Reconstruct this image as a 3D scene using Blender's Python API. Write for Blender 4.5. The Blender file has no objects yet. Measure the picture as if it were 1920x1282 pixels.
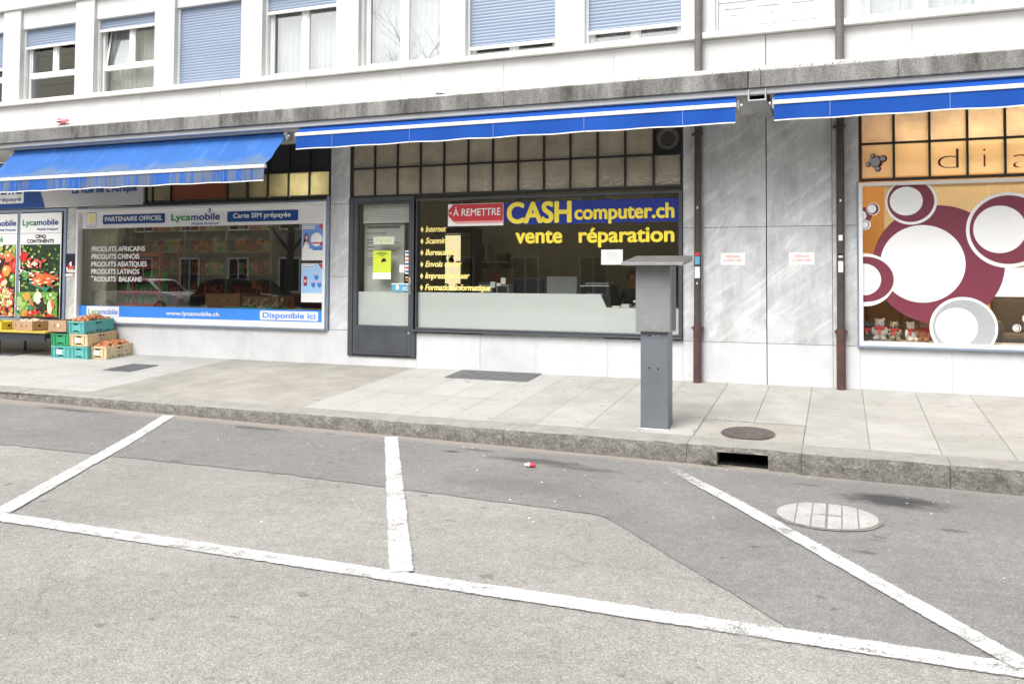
import bpy, bmesh, math, random
from mathutils import Vector, Matrix
rnd = random.Random(7)
R = math.radians
S = bpy.context.scene
COL = S.collection

# ------------------------------------------------------------------ camera, light, exposure
cam = bpy.data.cameras.new('camera')
cam.sensor_fit = 'HORIZONTAL'; cam.sensor_width = 36.0
cam.lens = 29.737; cam.shift_y = -0.0879
cam.clip_start = 0.1; cam.clip_end = 1500
co = bpy.data.objects.new('camera', cam); COL.objects.link(co)
_r = Vector((0.93264036, 0.36076135, 0.00576159)); _u = Vector((0.00685529, -0.0336835, 0.99940904)); _w = Vector((-0.36074223, 0.93204971, 0.03388772))
M4 = Matrix((( _r.x, _u.x, -_w.x, 0.0), (_r.y, _u.y, -_w.y, -10.0), (_r.z, _u.z, -_w.z, 1.1585), (0, 0, 0, 1)))
co.matrix_world = M4
S.camera = co

SUN_EL, SUN_AZ = 55.0, 200.0         # azimuth: compass style, light comes from behind the camera
w = bpy.data.worlds.new('World'); S.world = w; w.use_nodes = True
nt = w.node_tree; bgn = nt.nodes['Background']
sky = nt.nodes.new('ShaderNodeTexSky'); sky.sky_type = 'NISHITA'; sky.sun_disc = False
sky.sun_elevation = R(SUN_EL); sky.sun_rotation = R(SUN_AZ); sky.air_density = 1.0; sky.dust_density = 4.0; sky.ozone_density = 1.0
hs = nt.nodes.new('ShaderNodeHueSaturation'); hs.inputs['Saturation'].default_value = 0.18
nt.links.new(sky.outputs[0], hs.inputs['Color']); nt.links.new(hs.outputs[0], bgn.inputs['Color'])
bgn.inputs['Strength'].default_value = 0.13
sl = bpy.data.lights.new('sun', 'SUN'); sl.energy = 1.5; sl.angle = R(42); sl.color = (1.0, 0.975, 0.94)
so = bpy.data.objects.new('sun', sl); COL.objects.link(so)
_d = Vector((math.sin(R(SUN_AZ)) * math.cos(R(SUN_EL)), math.cos(R(SUN_AZ)) * math.cos(R(SUN_EL)), math.sin(R(SUN_EL))))
so.rotation_euler = _d.to_track_quat('Z', 'Y').to_euler()
S.view_settings.view_transform = 'Standard'; S.view_settings.look = 'None'
S.view_settings.exposure = 1.12; S.view_settings.gamma = 1.0
S.cycles.use_denoising = True
S.cycles.transparent_max_bounces = 14; S.cycles.max_bounces = 8; S.cycles.diffuse_bounces = 4
S.cycles.caustics_reflective = False; S.cycles.caustics_refractive = False
S.cycles.sample_clamp_indirect = 6

# ------------------------------------------------------------------ helpers
def lin(r, g, b):
    def f(c):
        c /= 255.0
        return c / 12.92 if c <= 0.04045 else ((c + 0.055) / 1.055) ** 2.4
    return (f(r), f(g), f(b))

def new_mat(name):
    m = bpy.data.materials.new(name); m.use_nodes = True
    n = m.node_tree; b = n.nodes['Principled BSDF']
    return m, n, b

def noise(n, scale, detail=4, rough=0.55, vec=None, dist=0.0):
    t = n.nodes.new('ShaderNodeTexNoise'); t.inputs['Scale'].default_value = scale
    t.inputs['Detail'].default_value = detail; t.inputs['Roughness'].default_value = rough; t.inputs['Distortion'].default_value = dist
    if vec is not None: n.links.new(vec, t.inputs['Vector'])
    return t.outputs['Fac']

def coords(n, scale=(1, 1, 1), rot=(0, 0, 0), loc=(0, 0, 0)):
    tc = n.nodes.new('ShaderNodeTexCoord'); mp = n.nodes.new('ShaderNodeMapping')
    mp.inputs['Scale'].default_value = scale; mp.inputs['Rotation'].default_value = rot; mp.inputs['Location'].default_value = loc
    n.links.new(tc.outputs['Object'], mp.inputs['Vector']); return mp.outputs['Vector']

def ramp(n, fac, stops):
    r = n.nodes.new('ShaderNodeValToRGB'); e = r.color_ramp.elements
    while len(e) < len(stops): e.new(0.5)
    for i, (p, c) in enumerate(stops):
        e[i].position = p; e[i].color = (c[0], c[1], c[2], 1) if not isinstance(c, (int, float)) else (c, c, c, 1)
    n.links.new(fac, r.inputs['Fac']); return r.outputs['Color']

def mix(n, fac, a, b, mode='MIX'):
    m = n.nodes.new('ShaderNodeMix'); m.data_type = 'RGBA'; m.blend_type = mode
    def put(sock, v):
        if isinstance(v, (int, float)): sock.default_value = v
        elif isinstance(v, tuple): sock.default_value = (v[0], v[1], v[2], 1)
        else: n.links.new(v, sock)
    put(m.inputs[0], fac); put(m.inputs[6], a); put(m.inputs[7], b)
    return m.outputs[2]

def math_n(n, op, a, b=0.0):
    m = n.nodes.new('ShaderNodeMath'); m.operation = op
    for s, v in ((m.inputs[0], a), (m.inputs[1], b)):
        if isinstance(v, (int, float)): s.default_value = v
        else: n.links.new(v, s)
    return m.outputs[0]

def bump(n, b, h, strength=0.3, dist=0.01):
    bp = n.nodes.new('ShaderNodeBump'); bp.inputs['Strength'].default_value = strength; bp.inputs['Distance'].default_value = dist
    n.links.new(h, bp.inputs['Height']); n.links.new(bp.outputs[0], b.inputs['Normal'])

def pbr(name, col, rough=0.5, var=0.12, vscale=3.0, fine=0.0, fscale=120.0, bmp=0.0, bscale=60.0, metal=0.0, spec=0.5):
    """plain surface with a slow and a fine variation of its own colour"""
    m, n, b = new_mat(name)
    v = coords(n)
    a = noise(n, vscale, 5, 0.6, v)
    lo = tuple(c * (1 - var) for c in col); hi = tuple(min(1, c * (1 + var)) for c in col)
    c = ramp(n, a, [(0.3, lo), (0.7, hi)])
    if fine > 0:
        f = noise(n, fscale, 2, 0.5, v)
        c = mix(n, 1.0, c, ramp(n, f, [(0.35, 1 - fine), (0.65, 1 + fine)]), 'MULTIPLY')
    n.links.new(c, b.inputs['Base Color'])
    b.inputs['Roughness'].default_value = rough; b.inputs['Metallic'].default_value = metal; b.inputs['Specular IOR Level'].default_value = spec
    if bmp > 0: bump(n, b, noise(n, bscale, 4, 0.6, v), bmp, 0.01)
    return m

class MB:
    def __init__(s): s.v, s.f, s.m = [], [], []
    def poly(s, pts, m=0):
        i = len(s.v); s.v += [tuple(p) for p in pts]; s.f.append(tuple(range(i, i + len(pts)))); s.m.append(m); return s
    def box(s, x0, x1, y0, y1, z0, z1, m=0):
        i = len(s.v)
        s.v += [(x0, y0, z0), (x1, y0, z0), (x1, y1, z0), (x0, y1, z0), (x0, y0, z1), (x1, y0, z1), (x1, y1, z1), (x0, y1, z1)]
        for q in ((0, 3, 2, 1), (4, 5, 6, 7), (0, 1, 5, 4), (1, 2, 6, 5), (2, 3, 7, 6), (3, 0, 4, 7)):
            s.f.append(tuple(i + k for k in q)); s.m.append(m)
        return s
    def frame(s, x0, x1, z0, z1, w, y0, y1, m=0, wb=None, wt=None):
        wb = w if wb is None else wb; wt = w if wt is None else wt
        s.box(x0, x0 + w, y0, y1, z0, z1, m); s.box(x1 - w, x1, y0, y1, z0, z1, m)
        s.box(x0 + w, x1 - w, y0 + .002, y1 - .002, z0, z0 + wb, m); s.box(x0 + w, x1 - w, y0 + .002, y1 - .002, z1 - wt, z1, m); return s
    def cyl(s, p0, p1, r0, r1=None, n=16, m=0, cap=True):
        r1 = r0 if r1 is None else r1
        p0 = Vector(p0); p1 = Vector(p1); d = (p1 - p0).normalized()
        a = Vector((0, 0, 1)) if abs(d.z) < .9 else Vector((1, 0, 0))
        u = d.cross(a).normalized(); vv = d.cross(u)
        i = len(s.v)
        for p, r in ((p0, r0), (p1, r1)):
            for k in range(n):
                t = 2 * math.pi * k / n; s.v.append(tuple(p + (u * math.cos(t) + vv * math.sin(t)) * r))
        for k in range(n):
            s.f.append((i + k, i + (k + 1) % n, i + n + (k + 1) % n, i + n + k)); s.m.append(m)
        if cap:
            s.f.append(tuple(i + k for k in range(n))[::-1]); s.m.append(m); s.f.append(tuple(i + n + k for k in range(n))); s.m.append(m)
        return s
    def tube(s, pts, r, n=10, m=0):
        for a, b in zip(pts, pts[1:]): s.cyl(a, b, r, r, n, m)
        return s
    def disc(s, cx, cz, rx, rz, y, m=0, n=56, clip=None):
        pts = [(cx + rx * math.cos(2 * math.pi * k / n), cz + rz * math.sin(2 * math.pi * k / n)) for k in range(n)]
        return s.flat(pts, y, m, clip)
    def flat(s, pts, y, m=0, clip=None):
        if clip:
            x0, x1, z0, z1 = clip
            for ax, lim, sg in ((0, x0, 1), (0, x1, -1), (1, z0, 1), (1, z1, -1)):
                out = []
                for k in range(len(pts)):
                    a, b = pts[k - 1], pts[k]; da = (a[ax] - lim) * sg; db = (b[ax] - lim) * sg
                    if (da >= 0) != (db >= 0):
                        t = da / (da - db); out.append((a[0] + (b[0] - a[0]) * t, a[1] + (b[1] - a[1]) * t))
                    if db >= 0: out.append(b)
                pts = out
                if len(pts) < 3: return s
        return s.poly([(p[0], y, p[1]) for p in pts], m)
    def rect(s, x0, x1, z0, z1, y, m=0): return s.flat([(x0, z0), (x1, z0), (x1, z1), (x0, z1)], y, m)
    def rrect(s, x0, x1, z0, z1, y, r=.03, m=0):
        p = []
        for cx, cz, a in ((x1 - r, z0 + r, -90), (x1 - r, z1 - r, 0), (x0 + r, z1 - r, 90), (x0 + r, z0 + r, 180)):
            for k in range(5): t = R(a + 22.5 * k); p.append((cx + r * math.cos(t), cz + r * math.sin(t)))
        return s.flat(p, y, m)
    def ball(s, c, rx, ry=None, rz=None, m=0, seg=14, ring=9, jit=0.0):
        ry = rx if ry is None else ry; rz = rx if rz is None else rz
        i = len(s.v)
        s.v.append((c[0], c[1], c[2] - rz))
        for a in range(1, ring):
            t = -math.pi / 2 + math.pi * a / ring
            for k in range(seg):
                p = 2 * math.pi * k / seg; j = 1 + rnd.uniform(-jit, jit)
                s.v.append((c[0] + rx * j * math.cos(t) * math.cos(p), c[1] + ry * j * math.cos(t) * math.sin(p), c[2] + rz * j * math.sin(t)))
        s.v.append((c[0], c[1], c[2] + rz)); top = len(s.v) - 1
        for k in range(seg):
            s.f.append((i, i + 1 + (k + 1) % seg, i + 1 + k)); s.m.append(m)
            o = i + 1 + (ring - 2) * seg
            s.f.append((o + k, o + (k + 1) % seg, top)); s.m.append(m)
        for a in range(ring - 2):
            for k in range(seg):
                o = i + 1 + a * seg
                s.f.append((o + k, o + (k + 1) % seg, o + seg + (k + 1) % seg, o + seg + k)); s.m.append(m)
        return s
    def prism(s, pts, a0, a1, axis='y', m=0):
        """closed outline pts in the plane across axis, run from a0 to a1"""
        def P(p, a): return (p[0], a, p[1]) if axis == 'y' else ((a, p[0], p[1]) if axis == 'x' else (p[0], p[1], a))
        i = len(s.v); n = len(pts)
        s.v += [P(p, a0) for p in pts] + [P(p, a1) for p in pts]
        s.f.append(tuple(range(i, i + n))); s.m.append(m); s.f.append(tuple(range(i + n, i + 2 * n))[::-1]); s.m.append(m)
        for k in range(n): s.f.append((i + k, i + n + k, i + n + (k + 1) % n, i + (k + 1) % n)); s.m.append(m)
        return s
    def add_text(s, body, x0, x1, z0, z1, y, m=0, bold=0.0, shear=0.0, spacing=1.0):
        """lettering between x0 and x1 on baseline z0, capital height to z1"""
        cu = bpy.data.curves.new('lettering', 'FONT'); cu.body = body; cu.size = 1; cu.offset = min(0.0, bold); cu.shear = shear; cu.space_character = spacing; cu.resolution_u = 5
        o = bpy.data.objects.new('lettering', cu); COL.objects.link(o)
        bpy.context.view_layer.update()
        me = bpy.data.meshes.new_from_object(o.evaluated_get(bpy.context.evaluated_depsgraph_get()))
        xs = [v.co.x for v in me.vertices]; lo, hi = min(xs), max(xs); k = (x1 - x0) / (hi - lo); kz = (z1 - z0) / 0.682
        if bold > 0: w_ = bold * kz; k = (x1 - x0 - 2 * w_) / (hi - lo); x0 += w_
        n_ = 1 if bold <= 0 else (8 if z1 - z0 > .09 else 5)
        for c in range(n_):
            a = 2 * math.pi * (c + .5) / n_; dx, dz = (bold * kz * math.cos(a), bold * kz * math.sin(a) * .8) if n_ > 1 else (0, 0)
            i = len(s.v); s.v += [(x0 + (v.co.x - lo) * k + dx, y - .00012 * c, z0 + v.co.y * kz + dz) for v in me.vertices]
            for p in me.polygons: s.f.append(tuple(i + q for q in p.vertices)); s.m.append(m)
        bpy.data.objects.remove(o); bpy.data.curves.remove(cu); bpy.data.meshes.remove(me)
        return s
    def build(s, name, mats, parent=None, smooth=False, bevel=0.0, base=True, merge=False):
        if not isinstance(mats, (list, tuple)): mats = [mats]
        me = bpy.data.meshes.new(name)
        org = Vector((0, 0, 0))
        if parent is not None: org = world_of(parent)
        elif base:
            xs = [v[0] for v in s.v]; ys = [v[1] for v in s.v]; zs = [v[2] for v in s.v]
            org = Vector(((min(xs) + max(xs)) / 2, (min(ys) + max(ys)) / 2, min(zs)))
        me.from_pydata([tuple(Vector(v) - org) for v in s.v], [], s.f)
        for k, p in enumerate(me.polygons): p.material_index = s.m[k]; p.use_smooth = smooth
        for mm in mats: me.materials.append(mm)
        if merge or smooth:
            bm = bmesh.new(); bm.from_mesh(me)
            if merge: bmesh.ops.remove_doubles(bm, verts=bm.verts, dist=1e-4)
            bmesh.ops.recalc_face_normals(bm, faces=bm.faces); bm.to_mesh(me); bm.free()
        me.update()
        o = bpy.data.objects.new(name, me); COL.objects.link(o)
        if parent is not None: o.parent = parent
        else: o.location = org
        if bevel > 0:
            b = o.modifiers.new('bevel', 'BEVEL'); b.width = bevel; b.segments = 2; b.limit_method = 'ANGLE'; b.angle_limit = R(40)
        if smooth:
            for p in me.polygons: p.use_smooth = True
        return o

def world_of(o):
    v = Vector((0, 0, 0))
    while o is not None: v = v + o.location; o = o.parent
    return v
def tag(o, label, cat, group=None):
    o['label'] = label; o['category'] = cat
    if group: o['group'] = group
    return o
def thing(name, label, cat, loc=(0, 0, 0), group=None):
    o = bpy.data.objects.new(name, None); COL.objects.link(o); o.location = loc; o.empty_display_size = .1
    return tag(o, label, cat, group)
def struct(o): o['kind'] = 'structure'; return o
def copy_tree(o, parent=None):
    c = o.copy(); COL.objects.link(c)
    if parent is not None: c.parent = parent
    for ch in list(o.children): copy_tree(ch, c)
    return c

# ------------------------------------------------------------------ materials
def mat_asphalt(name, base, light, dark, stain=None, cracks=False):
    m, n, b = new_mat(name); v = coords(n)
    vo = n.nodes.new('ShaderNodeTexVoronoi'); vo.inputs['Scale'].default_value = 190; n.links.new(v, vo.inputs['Vector'])
    sep = n.nodes.new('ShaderNodeSeparateColor'); n.links.new(vo.outputs['Color'], sep.inputs[0])
    c = ramp(n, sep.outputs[0], [(0.0, dark), (0.35, base), (0.75, base), (0.93, light)])
    big = noise(n, 0.9, 6, 0.62, v)
    c = mix(n, 1.0, c, ramp(n, big, [(0.25, 0.84), (0.75, 1.14)]), 'MULTIPLY')
    med = noise(n, 14, 5, 0.7, v)
    c = mix(n, 1.0, c, ramp(n, med, [(0.3, 0.86), (0.7, 1.12)]), 'MULTIPLY')
    # brownish drag marks along the street
    st = noise(n, 1.0, 5, 0.6, coords(n, (0.5, 3.2, 1)))
    c = mix(n, ramp(n, st, [(0.52, 0.0), (0.75, 0.35)]), c, tuple(q * 0.8 for q in base), 'MIX')
    cv = n.nodes.new('ShaderNodeTexVoronoi'); cv.feature = 'DISTANCE_TO_EDGE'; cv.inputs['Scale'].default_value = .55
    wv = n.nodes.new('ShaderNodeVectorMath'); wv.operation = 'ADD'; wn = n.nodes.new('ShaderNodeTexNoise'); wn.inputs['Scale'].default_value = 4; wn.inputs['Detail'].default_value = 6; n.links.new(v, wn.inputs['Vector'])
    n.links.new(v, wv.inputs[0]); sc = n.nodes.new('ShaderNodeVectorMath'); sc.operation = 'SCALE'; sc.inputs['Scale'].default_value = .35; n.links.new(wn.outputs['Color'], sc.inputs[0]); n.links.new(sc.outputs[0], wv.inputs[1]); n.links.new(wv.outputs[0], cv.inputs['Vector'])
    ck = math_n(n, 'MULTIPLY', ramp(n, cv.outputs['Distance'], [(.0012, .4), (.004, 0)]), ramp(n, noise(n, .7, 3, .5, v), [(.52, 0), (.6, 1)]))
    c = mix(n, ck, c, (.05, .048, .045))
    spt = noise(n, 8, 2, .5, v)
    c = mix(n, ramp(n, spt, [(.70, 0), (.74, .45)]), c, (.06, .058, .056))
    if stain:
        for (x, y, rx, ry, k) in stain:
            vv = coords(n, (1 / rx, 1 / ry, 0), (0, 0, 0), (-x / rx, -y / ry, 0))
            wob = n.nodes.new('ShaderNodeVectorMath'); wob.operation = 'LENGTH'; n.links.new(vv, wob.inputs[0])
            d = math_n(n, 'ADD', wob.outputs['Value'], math_n(n, 'MULTIPLY', math_n(n, 'SUBTRACT', noise(n, 5, 5, 0.65, v), 0.5), 1.5))
            c = mix(n, ramp(n, d, [(0.45, k), (1.0, 0.0)]), c, (0.022, 0.022, 0.024))
    if stain:
        sy = n.nodes.new('ShaderNodeSeparateXYZ'); n.links.new(v, sy.inputs[0])
        e = math_n(n, 'ADD', sy.outputs['Y'], math_n(n, 'MULTIPLY', math_n(n, 'SUBTRACT', noise(n, 2.5, 5, .7, v), .5), .22))
        c = mix(n, ramp(n, math_n(n, 'ADD', e, 4.0), [(1.02, 0), (1.12, .75)]) if False else ramp(n, math_n(n, 'MULTIPLY', math_n(n, 'ADD', e, 3.10), 4.0), [(.25, 0), (.85, .85)]), c, (.27, .24, .21))
    n.links.new(c, b.inputs['Base Color']); b.inputs['Roughness'].default_value = 0.85; b.inputs['Specular IOR Level'].default_value = 0.3
    bump(n, b, sep.outputs[0], 0.25, 0.003)
    return m

A_OLD = mat_asphalt('worn_asphalt', (0.258, 0.246, 0.229), (0.38, 0.366, 0.345), (0.157, 0.149, 0.138), (), True)
A_NEW = mat_asphalt('patched_asphalt', (0.184, 0.179, 0.172), (0.27, 0.264, 0.256), (0.126, 0.123, 0.118),
    [(0.36, -3.55, .42, .28, .8), (-7.9, -2.95, .75, .13, .75), (-2.35, -3.32, .5, .12, .55), (-1.9, -3.45, .35, .1, .45), (-5.4, -3.05, .35, .08, .5), (-3.0, -3.1, .22, .05, .6),
     (-4.6, -3.0, .14, .035, .8), (-3.15, -3.26, .1, .04, .8), (-.25, -3.25, .14, .04, .5), (.12, -4.9, .09, .05, .5), (.62, -4.25, .1, .05, .5), (-5.05, -4.5, .09, .025, .7), (-5.75, -3.9, .05, .02, .6), (-.55, -4.6, .3, .3, .18), (-2.2, -4.2, .7, .3, .2)])
GROUND = pbr('far_ground', (0.2, 0.195, 0.19), 0.9)

def mat_paint():
    m, n, b = new_mat('road_paint'); v = coords(n)
    at = n.nodes.new('ShaderNodeAttribute'); at.attribute_name = 'inset'
    a = noise(n, 120, 6, 0.8, v); a2 = noise(n, 2.2, 5, 0.65, v); a3 = noise(n, 18, 4, .7, v)
    f = math_n(n, 'ADD', math_n(n, 'ADD', a, math_n(n, 'MULTIPLY', math_n(n, 'SUBTRACT', a2, 0.5), 0.4)), math_n(n, 'MULTIPLY', math_n(n, 'SUBTRACT', a3, .5), .35))
    f = math_n(n, 'ADD', f, math_n(n, 'MULTIPLY', math_n(n, 'SUBTRACT', at.outputs['Fac'], 1.0), .34))
    k = ramp(n, f, [(0.37, 0.0), (0.47, 1.0)])
    c = ramp(n, noise(n, 9, 5, .7, v), [(0.3, (0.44, 0.44, 0.43)), (0.7, (0.62, 0.62, 0.61))])
    c = mix(n, 1.0, c, ramp(n, noise(n, 130, 3, .7, v), [(.3, .8), (.65, 1.08)]), 'MULTIPLY')
    n.links.new(c, b.inputs['Base Color']); b.inputs['Roughness'].default_value = 0.75; n.links.new(k, b.inputs['Alpha'])
    bump(n, b, a, 0.2, 0.004); return m
PAINT = mat_paint()

def mat_slab(name, base, var=0.16, mott=0.14):
    m, n, b = new_mat(name); v = coords(n)
    g = n.nodes.new('ShaderNodeNewGeometry')
    c = ramp(n, g.outputs['Random Per Island'], [(0, tuple(q * (1 - var) for q in base)), (1, tuple(q * (1 + var * .7) for q in base))])
    c = mix(n, 1.0, c, ramp(n, noise(n, 2.3, 6, .65, v), [(0.3, (1 - mott, 1 - mott, 1 - mott * 1.25)), (0.7, 1 + mott * .5)]), 'MULTIPLY')
    c = mix(n, 1.0, c, ramp(n, noise(n, 150, 3, .6, v), [(0.3, 0.86), (0.7, 1.1)]), 'MULTIPLY')
    st = noise(n, 1.0, 5, .65, coords(n, (.7, 9, 1)))
    c = mix(n, ramp(n, st, [(0.56, 0), (.8, .45)]), c, tuple(q * .66 for q in base))
    sp = noise(n, 11, 2, .5, v)
    c = mix(n, ramp(n, sp, [(0.67, 0), (0.71, .5)]), c, tuple(q * .45 for q in base))
    n.links.new(c, b.inputs['Base Color']); b.inputs['Roughness'].default_value = .8; b.inputs['Specular IOR Level'].default_value = .3
    bump(n, b, noise(n, 120, 4, .7, v), .18, .004); return m
SLAB = mat_slab('concrete_slab', (0.365, 0.354, 0.334), .06, .18)
SLAB_L = mat_slab('pale_concrete_slab', (0.395, 0.389, 0.375), .05, .10)
SLAB_O = mat_slab('worn_concrete', (0.328, 0.312, 0.286), .08, .22)
JOINT = pbr('joint_dirt', (0.19, 0.175, 0.15), .9, .35, 6)

def mat_granite():
    m, n, b = new_mat('kerb_granite'); v = coords(n)
    vo = n.nodes.new('ShaderNodeTexVoronoi'); vo.inputs['Scale'].default_value = 95; n.links.new(v, vo.inputs['Vector'])
    sep = n.nodes.new('ShaderNodeSeparateColor'); n.links.new(vo.outputs['Color'], sep.inputs[0])
    c = ramp(n, sep.outputs[0], [(0, (.19, .183, .17)), (.5, (.26, .25, .234)), (1, (.35, .338, .32))])
    c = mix(n, 1.0, c, ramp(n, noise(n, 9, 7, .75, v), [(.3, (.52, .505, .48)), (.7, (1.22, 1.2, 1.17))]), 'MULTIPLY')
    g = n.nodes.new('ShaderNodeNewGeometry'); sx = n.nodes.new('ShaderNodeSeparateXYZ'); n.links.new(g.outputs['Normal'], sx.inputs[0])
    c = mix(n, ramp(n, sx.outputs['Z'], [(.5, 0.0), (.9, .8)]), c, ramp(n, noise(n, 6, 5, .6, v), [(.3, (.36, .345, .31)), (.7, (.5, .48, .44))]))   # upward faces are mixed towards a paler tone
    n.links.new(c, b.inputs['Base Color']); b.inputs['Roughness'].default_value = .85
    bump(n, b, noise(n, 24, 7, .8, v), 1.0, .035); return m
GRANITE = mat_granite()

def mat_marble():
    m, n, b = new_mat('grey_marble'); tc = n.nodes.new('ShaderNodeTexCoord')
    g = n.nodes.new('ShaderNodeNewGeometry'); ri = g.outputs['Random Per Island']
    off = n.nodes.new('ShaderNodeCombineXYZ')
    n.links.new(math_n(n, 'MULTIPLY', ri, 37.0), off.inputs[0]); n.links.new(math_n(n, 'MULTIPLY', ri, 91.0), off.inputs[2])
    ad = n.nodes.new('ShaderNodeVectorMath'); ad.operation = 'ADD'; n.links.new(tc.outputs['Object'], ad.inputs[0]); n.links.new(off.outputs[0], ad.inputs[1])
    def layer(rot, sc, scale, det, dist):
        mp = n.nodes.new('ShaderNodeMapping'); mp.vector_type = 'TEXTURE'; mp.inputs['Rotation'].default_value = (0, R(rot), 0); mp.inputs['Scale'].default_value = sc
        n.links.new(ad.outputs[0], mp.inputs['Vector']); return noise(n, scale, det, .6, mp.outputs['Vector'], dist)
    a = layer(-36, (1.5, 1, .26), 1.7, 8, 1.1); a2 = layer(-50, (1.8, 1, .16), 3.6, 7, .8); a3 = layer(24, (1.4, 1, .35), 1.2, 6, .8); a4 = layer(-15, (1, 1, .7), 2.6, 7, .4)
    sx = n.nodes.new('ShaderNodeSeparateXYZ'); n.links.new(tc.outputs['Object'], sx.inputs[0])
    c = ramp(n, a3, [(.25, (.50, .512, .53)), (.75, (.65, .658, .67))])
    c = mix(n, 1.0, c, ramp(n, a4, [(.3, .88), (.7, 1.07)]), 'MULTIPLY')
    strong = ramp(n, sx.outputs['Z'], [(.42, .25), (.50, 1.0)])          # the plinth course is a plainer stone
    c = mix(n, mix(n, 1.0, ramp(n, a, [(.53, 0), (.63, .62), (.72, .1)]), strong, 'MULTIPLY'), c, (.78, .78, .78))
    c = mix(n, mix(n, 1.0, ramp(n, a2, [(.57, 0), (.68, .5)]), strong, 'MULTIPLY'), c, (.80, .80, .80))
    c = mix(n, mix(n, 1.0, ramp(n, a, [(.30, .5), (.44, 0)]), strong, 'MULTIPLY'), c, (.37, .385, .41))
    c = mix(n, mix(n, ramp(n, sx.outputs['Z'], [(.42, .55), (.5, 0)]), 0.0, ramp(n, a4, [(.3, .4), (.6, 1)])) if False else ramp(n, sx.outputs['Z'], [(.44, .45), (.48, 0)]), c, (.66, .665, .675))
    sn = noise(n, 1.6, 7, .75, coords(n, (2.4, 1, .5)))
    c = mix(n, strong, c, mix(n, 1.0, c, ramp(n, sn, [(.34, (.72, .71, .69)), (.54, 1.0)]), 'MULTIPLY'))                # run-down dirt
    n.links.new(c, b.inputs['Base Color']); b.inputs['Roughness'].default_value = .38; b.inputs['Specular IOR Level'].default_value = .4
    bump(n, b, noise(n, 25, 4, .6, tc.outputs['Object']), .04, .01); return m
MARBLE = mat_marble()

def mat_render():
    m, n, b = new_mat('pale_stone_cladding'); v = coords(n)
    g = n.nodes.new('ShaderNodeNewGeometry')
    c = ramp(n, g.outputs['Random Per Island'], [(0, (.585, .585, .58)), (1, (.635, .634, .63))])
    c = mix(n, 1.0, c, ramp(n, noise(n, 1.2, 6, .65, v), [(.3, .88), (.7, 1.05)]), 'MULTIPLY')
    st = noise(n, 2.0, 6, .65, coords(n, (5, 1, .35)))
    c = mix(n, ramp(n, st, [(.54, 0), (.78, .35)]), c, (.52, .515, .50))
    n.links.new(c, b.inputs['Base Color']); b.inputs['Roughness'].default_value = .7
    bump(n, b, noise(n, 80, 4, .6, v), .08, .005); return m
STONE = mat_render()
SILL = pbr('sill_stone', (.66, .645, .61), .7, .14, 2.5, .08, 90)

def mat_fascia():
    m, n, b = new_mat('washed_concrete'); v = coords(n)
    vo = n.nodes.new('ShaderNodeTexVoronoi'); vo.inputs['Scale'].default_value = 150; n.links.new(v, vo.inputs['Vector'])
    sep = n.nodes.new('ShaderNodeSeparateColor'); n.links.new(vo.outputs['Color'], sep.inputs[0])
    c = ramp(n, sep.outputs[0], [(0, (.155, .151, .143)), (.5, (.22, .215, .205)), (1, (.31, .305, .29))])
    st = noise(n, 1.7, 7, .68, coords(n, (2.2, 1, .5)))
    c = mix(n, 1.0, c, ramp(n, st, [(.33, (.30, .29, .26)), (.47, .72), (.66, 1.3)]), 'MULTIPLY')
    n.links.new(c, b.inputs['Base Color']); b.inputs['Roughness'].default_value = .9
    bump(n, b, sep.outputs[0], .5, .008); return m
FASCIA = mat_fascia()
CAPPING = pbr('canopy_capping', (.40, .395, .375), .8, .3, 5, .15, 60)
SOFFIT = pbr('soffit_paint', (.55, .55, .54), .6, .1, 1.5)
TROUGH = pbr('grey_sheet_metal', (.42, .43, .44), .45, .1, 2, metal=.2)

FR_DARK = pbr('slate_grey_paint', (.062, .068, .08), .4, .15, 4, .05)
FR_BLACK = pbr('black_steel', (.018, .018, .019), .45, .2, 6)
FR_BLUE = pbr('blue_grey_aluminium', (.25, .31, .41), .4, .08, 4, metal=.3)
PVC = pbr('white_window_plastic', (.80, .80, .79), .35, .03, 3)
WHITE_AL = pbr('white_aluminium', (.78, .78, .77), .35, .05, 3)
GREY_AL = pbr('bare_aluminium', (.5, .51, .52), .35, .08, 5, metal=.7)

def mat_shutter():
    m, n, b = new_mat('blue_slat_shutter'); v = coords(n)
    sx = n.nodes.new('ShaderNodeSeparateXYZ'); n.links.new(v, sx.inputs[0])
    c = ramp(n, noise(n, 1.2, 4, .6, coords(n, (.6, 1, 3))), [(.3, (.215, .27, .37)), (.7, (.25, .31, .41))])
    n.links.new(c, b.inputs['Base Color']); b.inputs['Roughness'].default_value = .45; return m
SHUTTER = mat_shutter()

def mat_fabric(name, col, dirt=0.0, rust=False):
    m, n, b = new_mat(name); v = coords(n)
    c = ramp(n, noise(n, 1.3, 4, .6, coords(n, (1, 1, .6))), [(.3, tuple(q * .88 for q in col)), (.7, tuple(q * 1.1 for q in col))])
    if dirt > 0:
        sx = n.nodes.new('ShaderNodeSeparateXYZ'); n.links.new(v, sx.inputs[0])
        st = noise(n, 3.2, 6, .72, coords(n, (3.2, .25, .25)))
        wide = noise(n, .55, 4, .6, coords(n, (1, .3, .3)))
        s = math_n(n, 'ADD', st, math_n(n, 'MULTIPLY', math_n(n, 'SUBTRACT', wide, .5), .9))
        c = mix(n, ramp(n, s, [(.47, 0), (.58, dirt)]), c, (.13, .155, .18))
    n.links.new(c, b.inputs['Base Color']); b.inputs['Roughness'].default_value = .75; b.inputs['Specular IOR Level'].default_value = .25
    bump(n, b, noise(n, 300, 2, .5, v), .12, .002); return m
BLUE = mat_fabric('blue_awning_cloth', (.005, .066, .34))
BLUE_D = mat_fabric('weathered_blue_cloth', (.022, .105, .40), .85)
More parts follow.
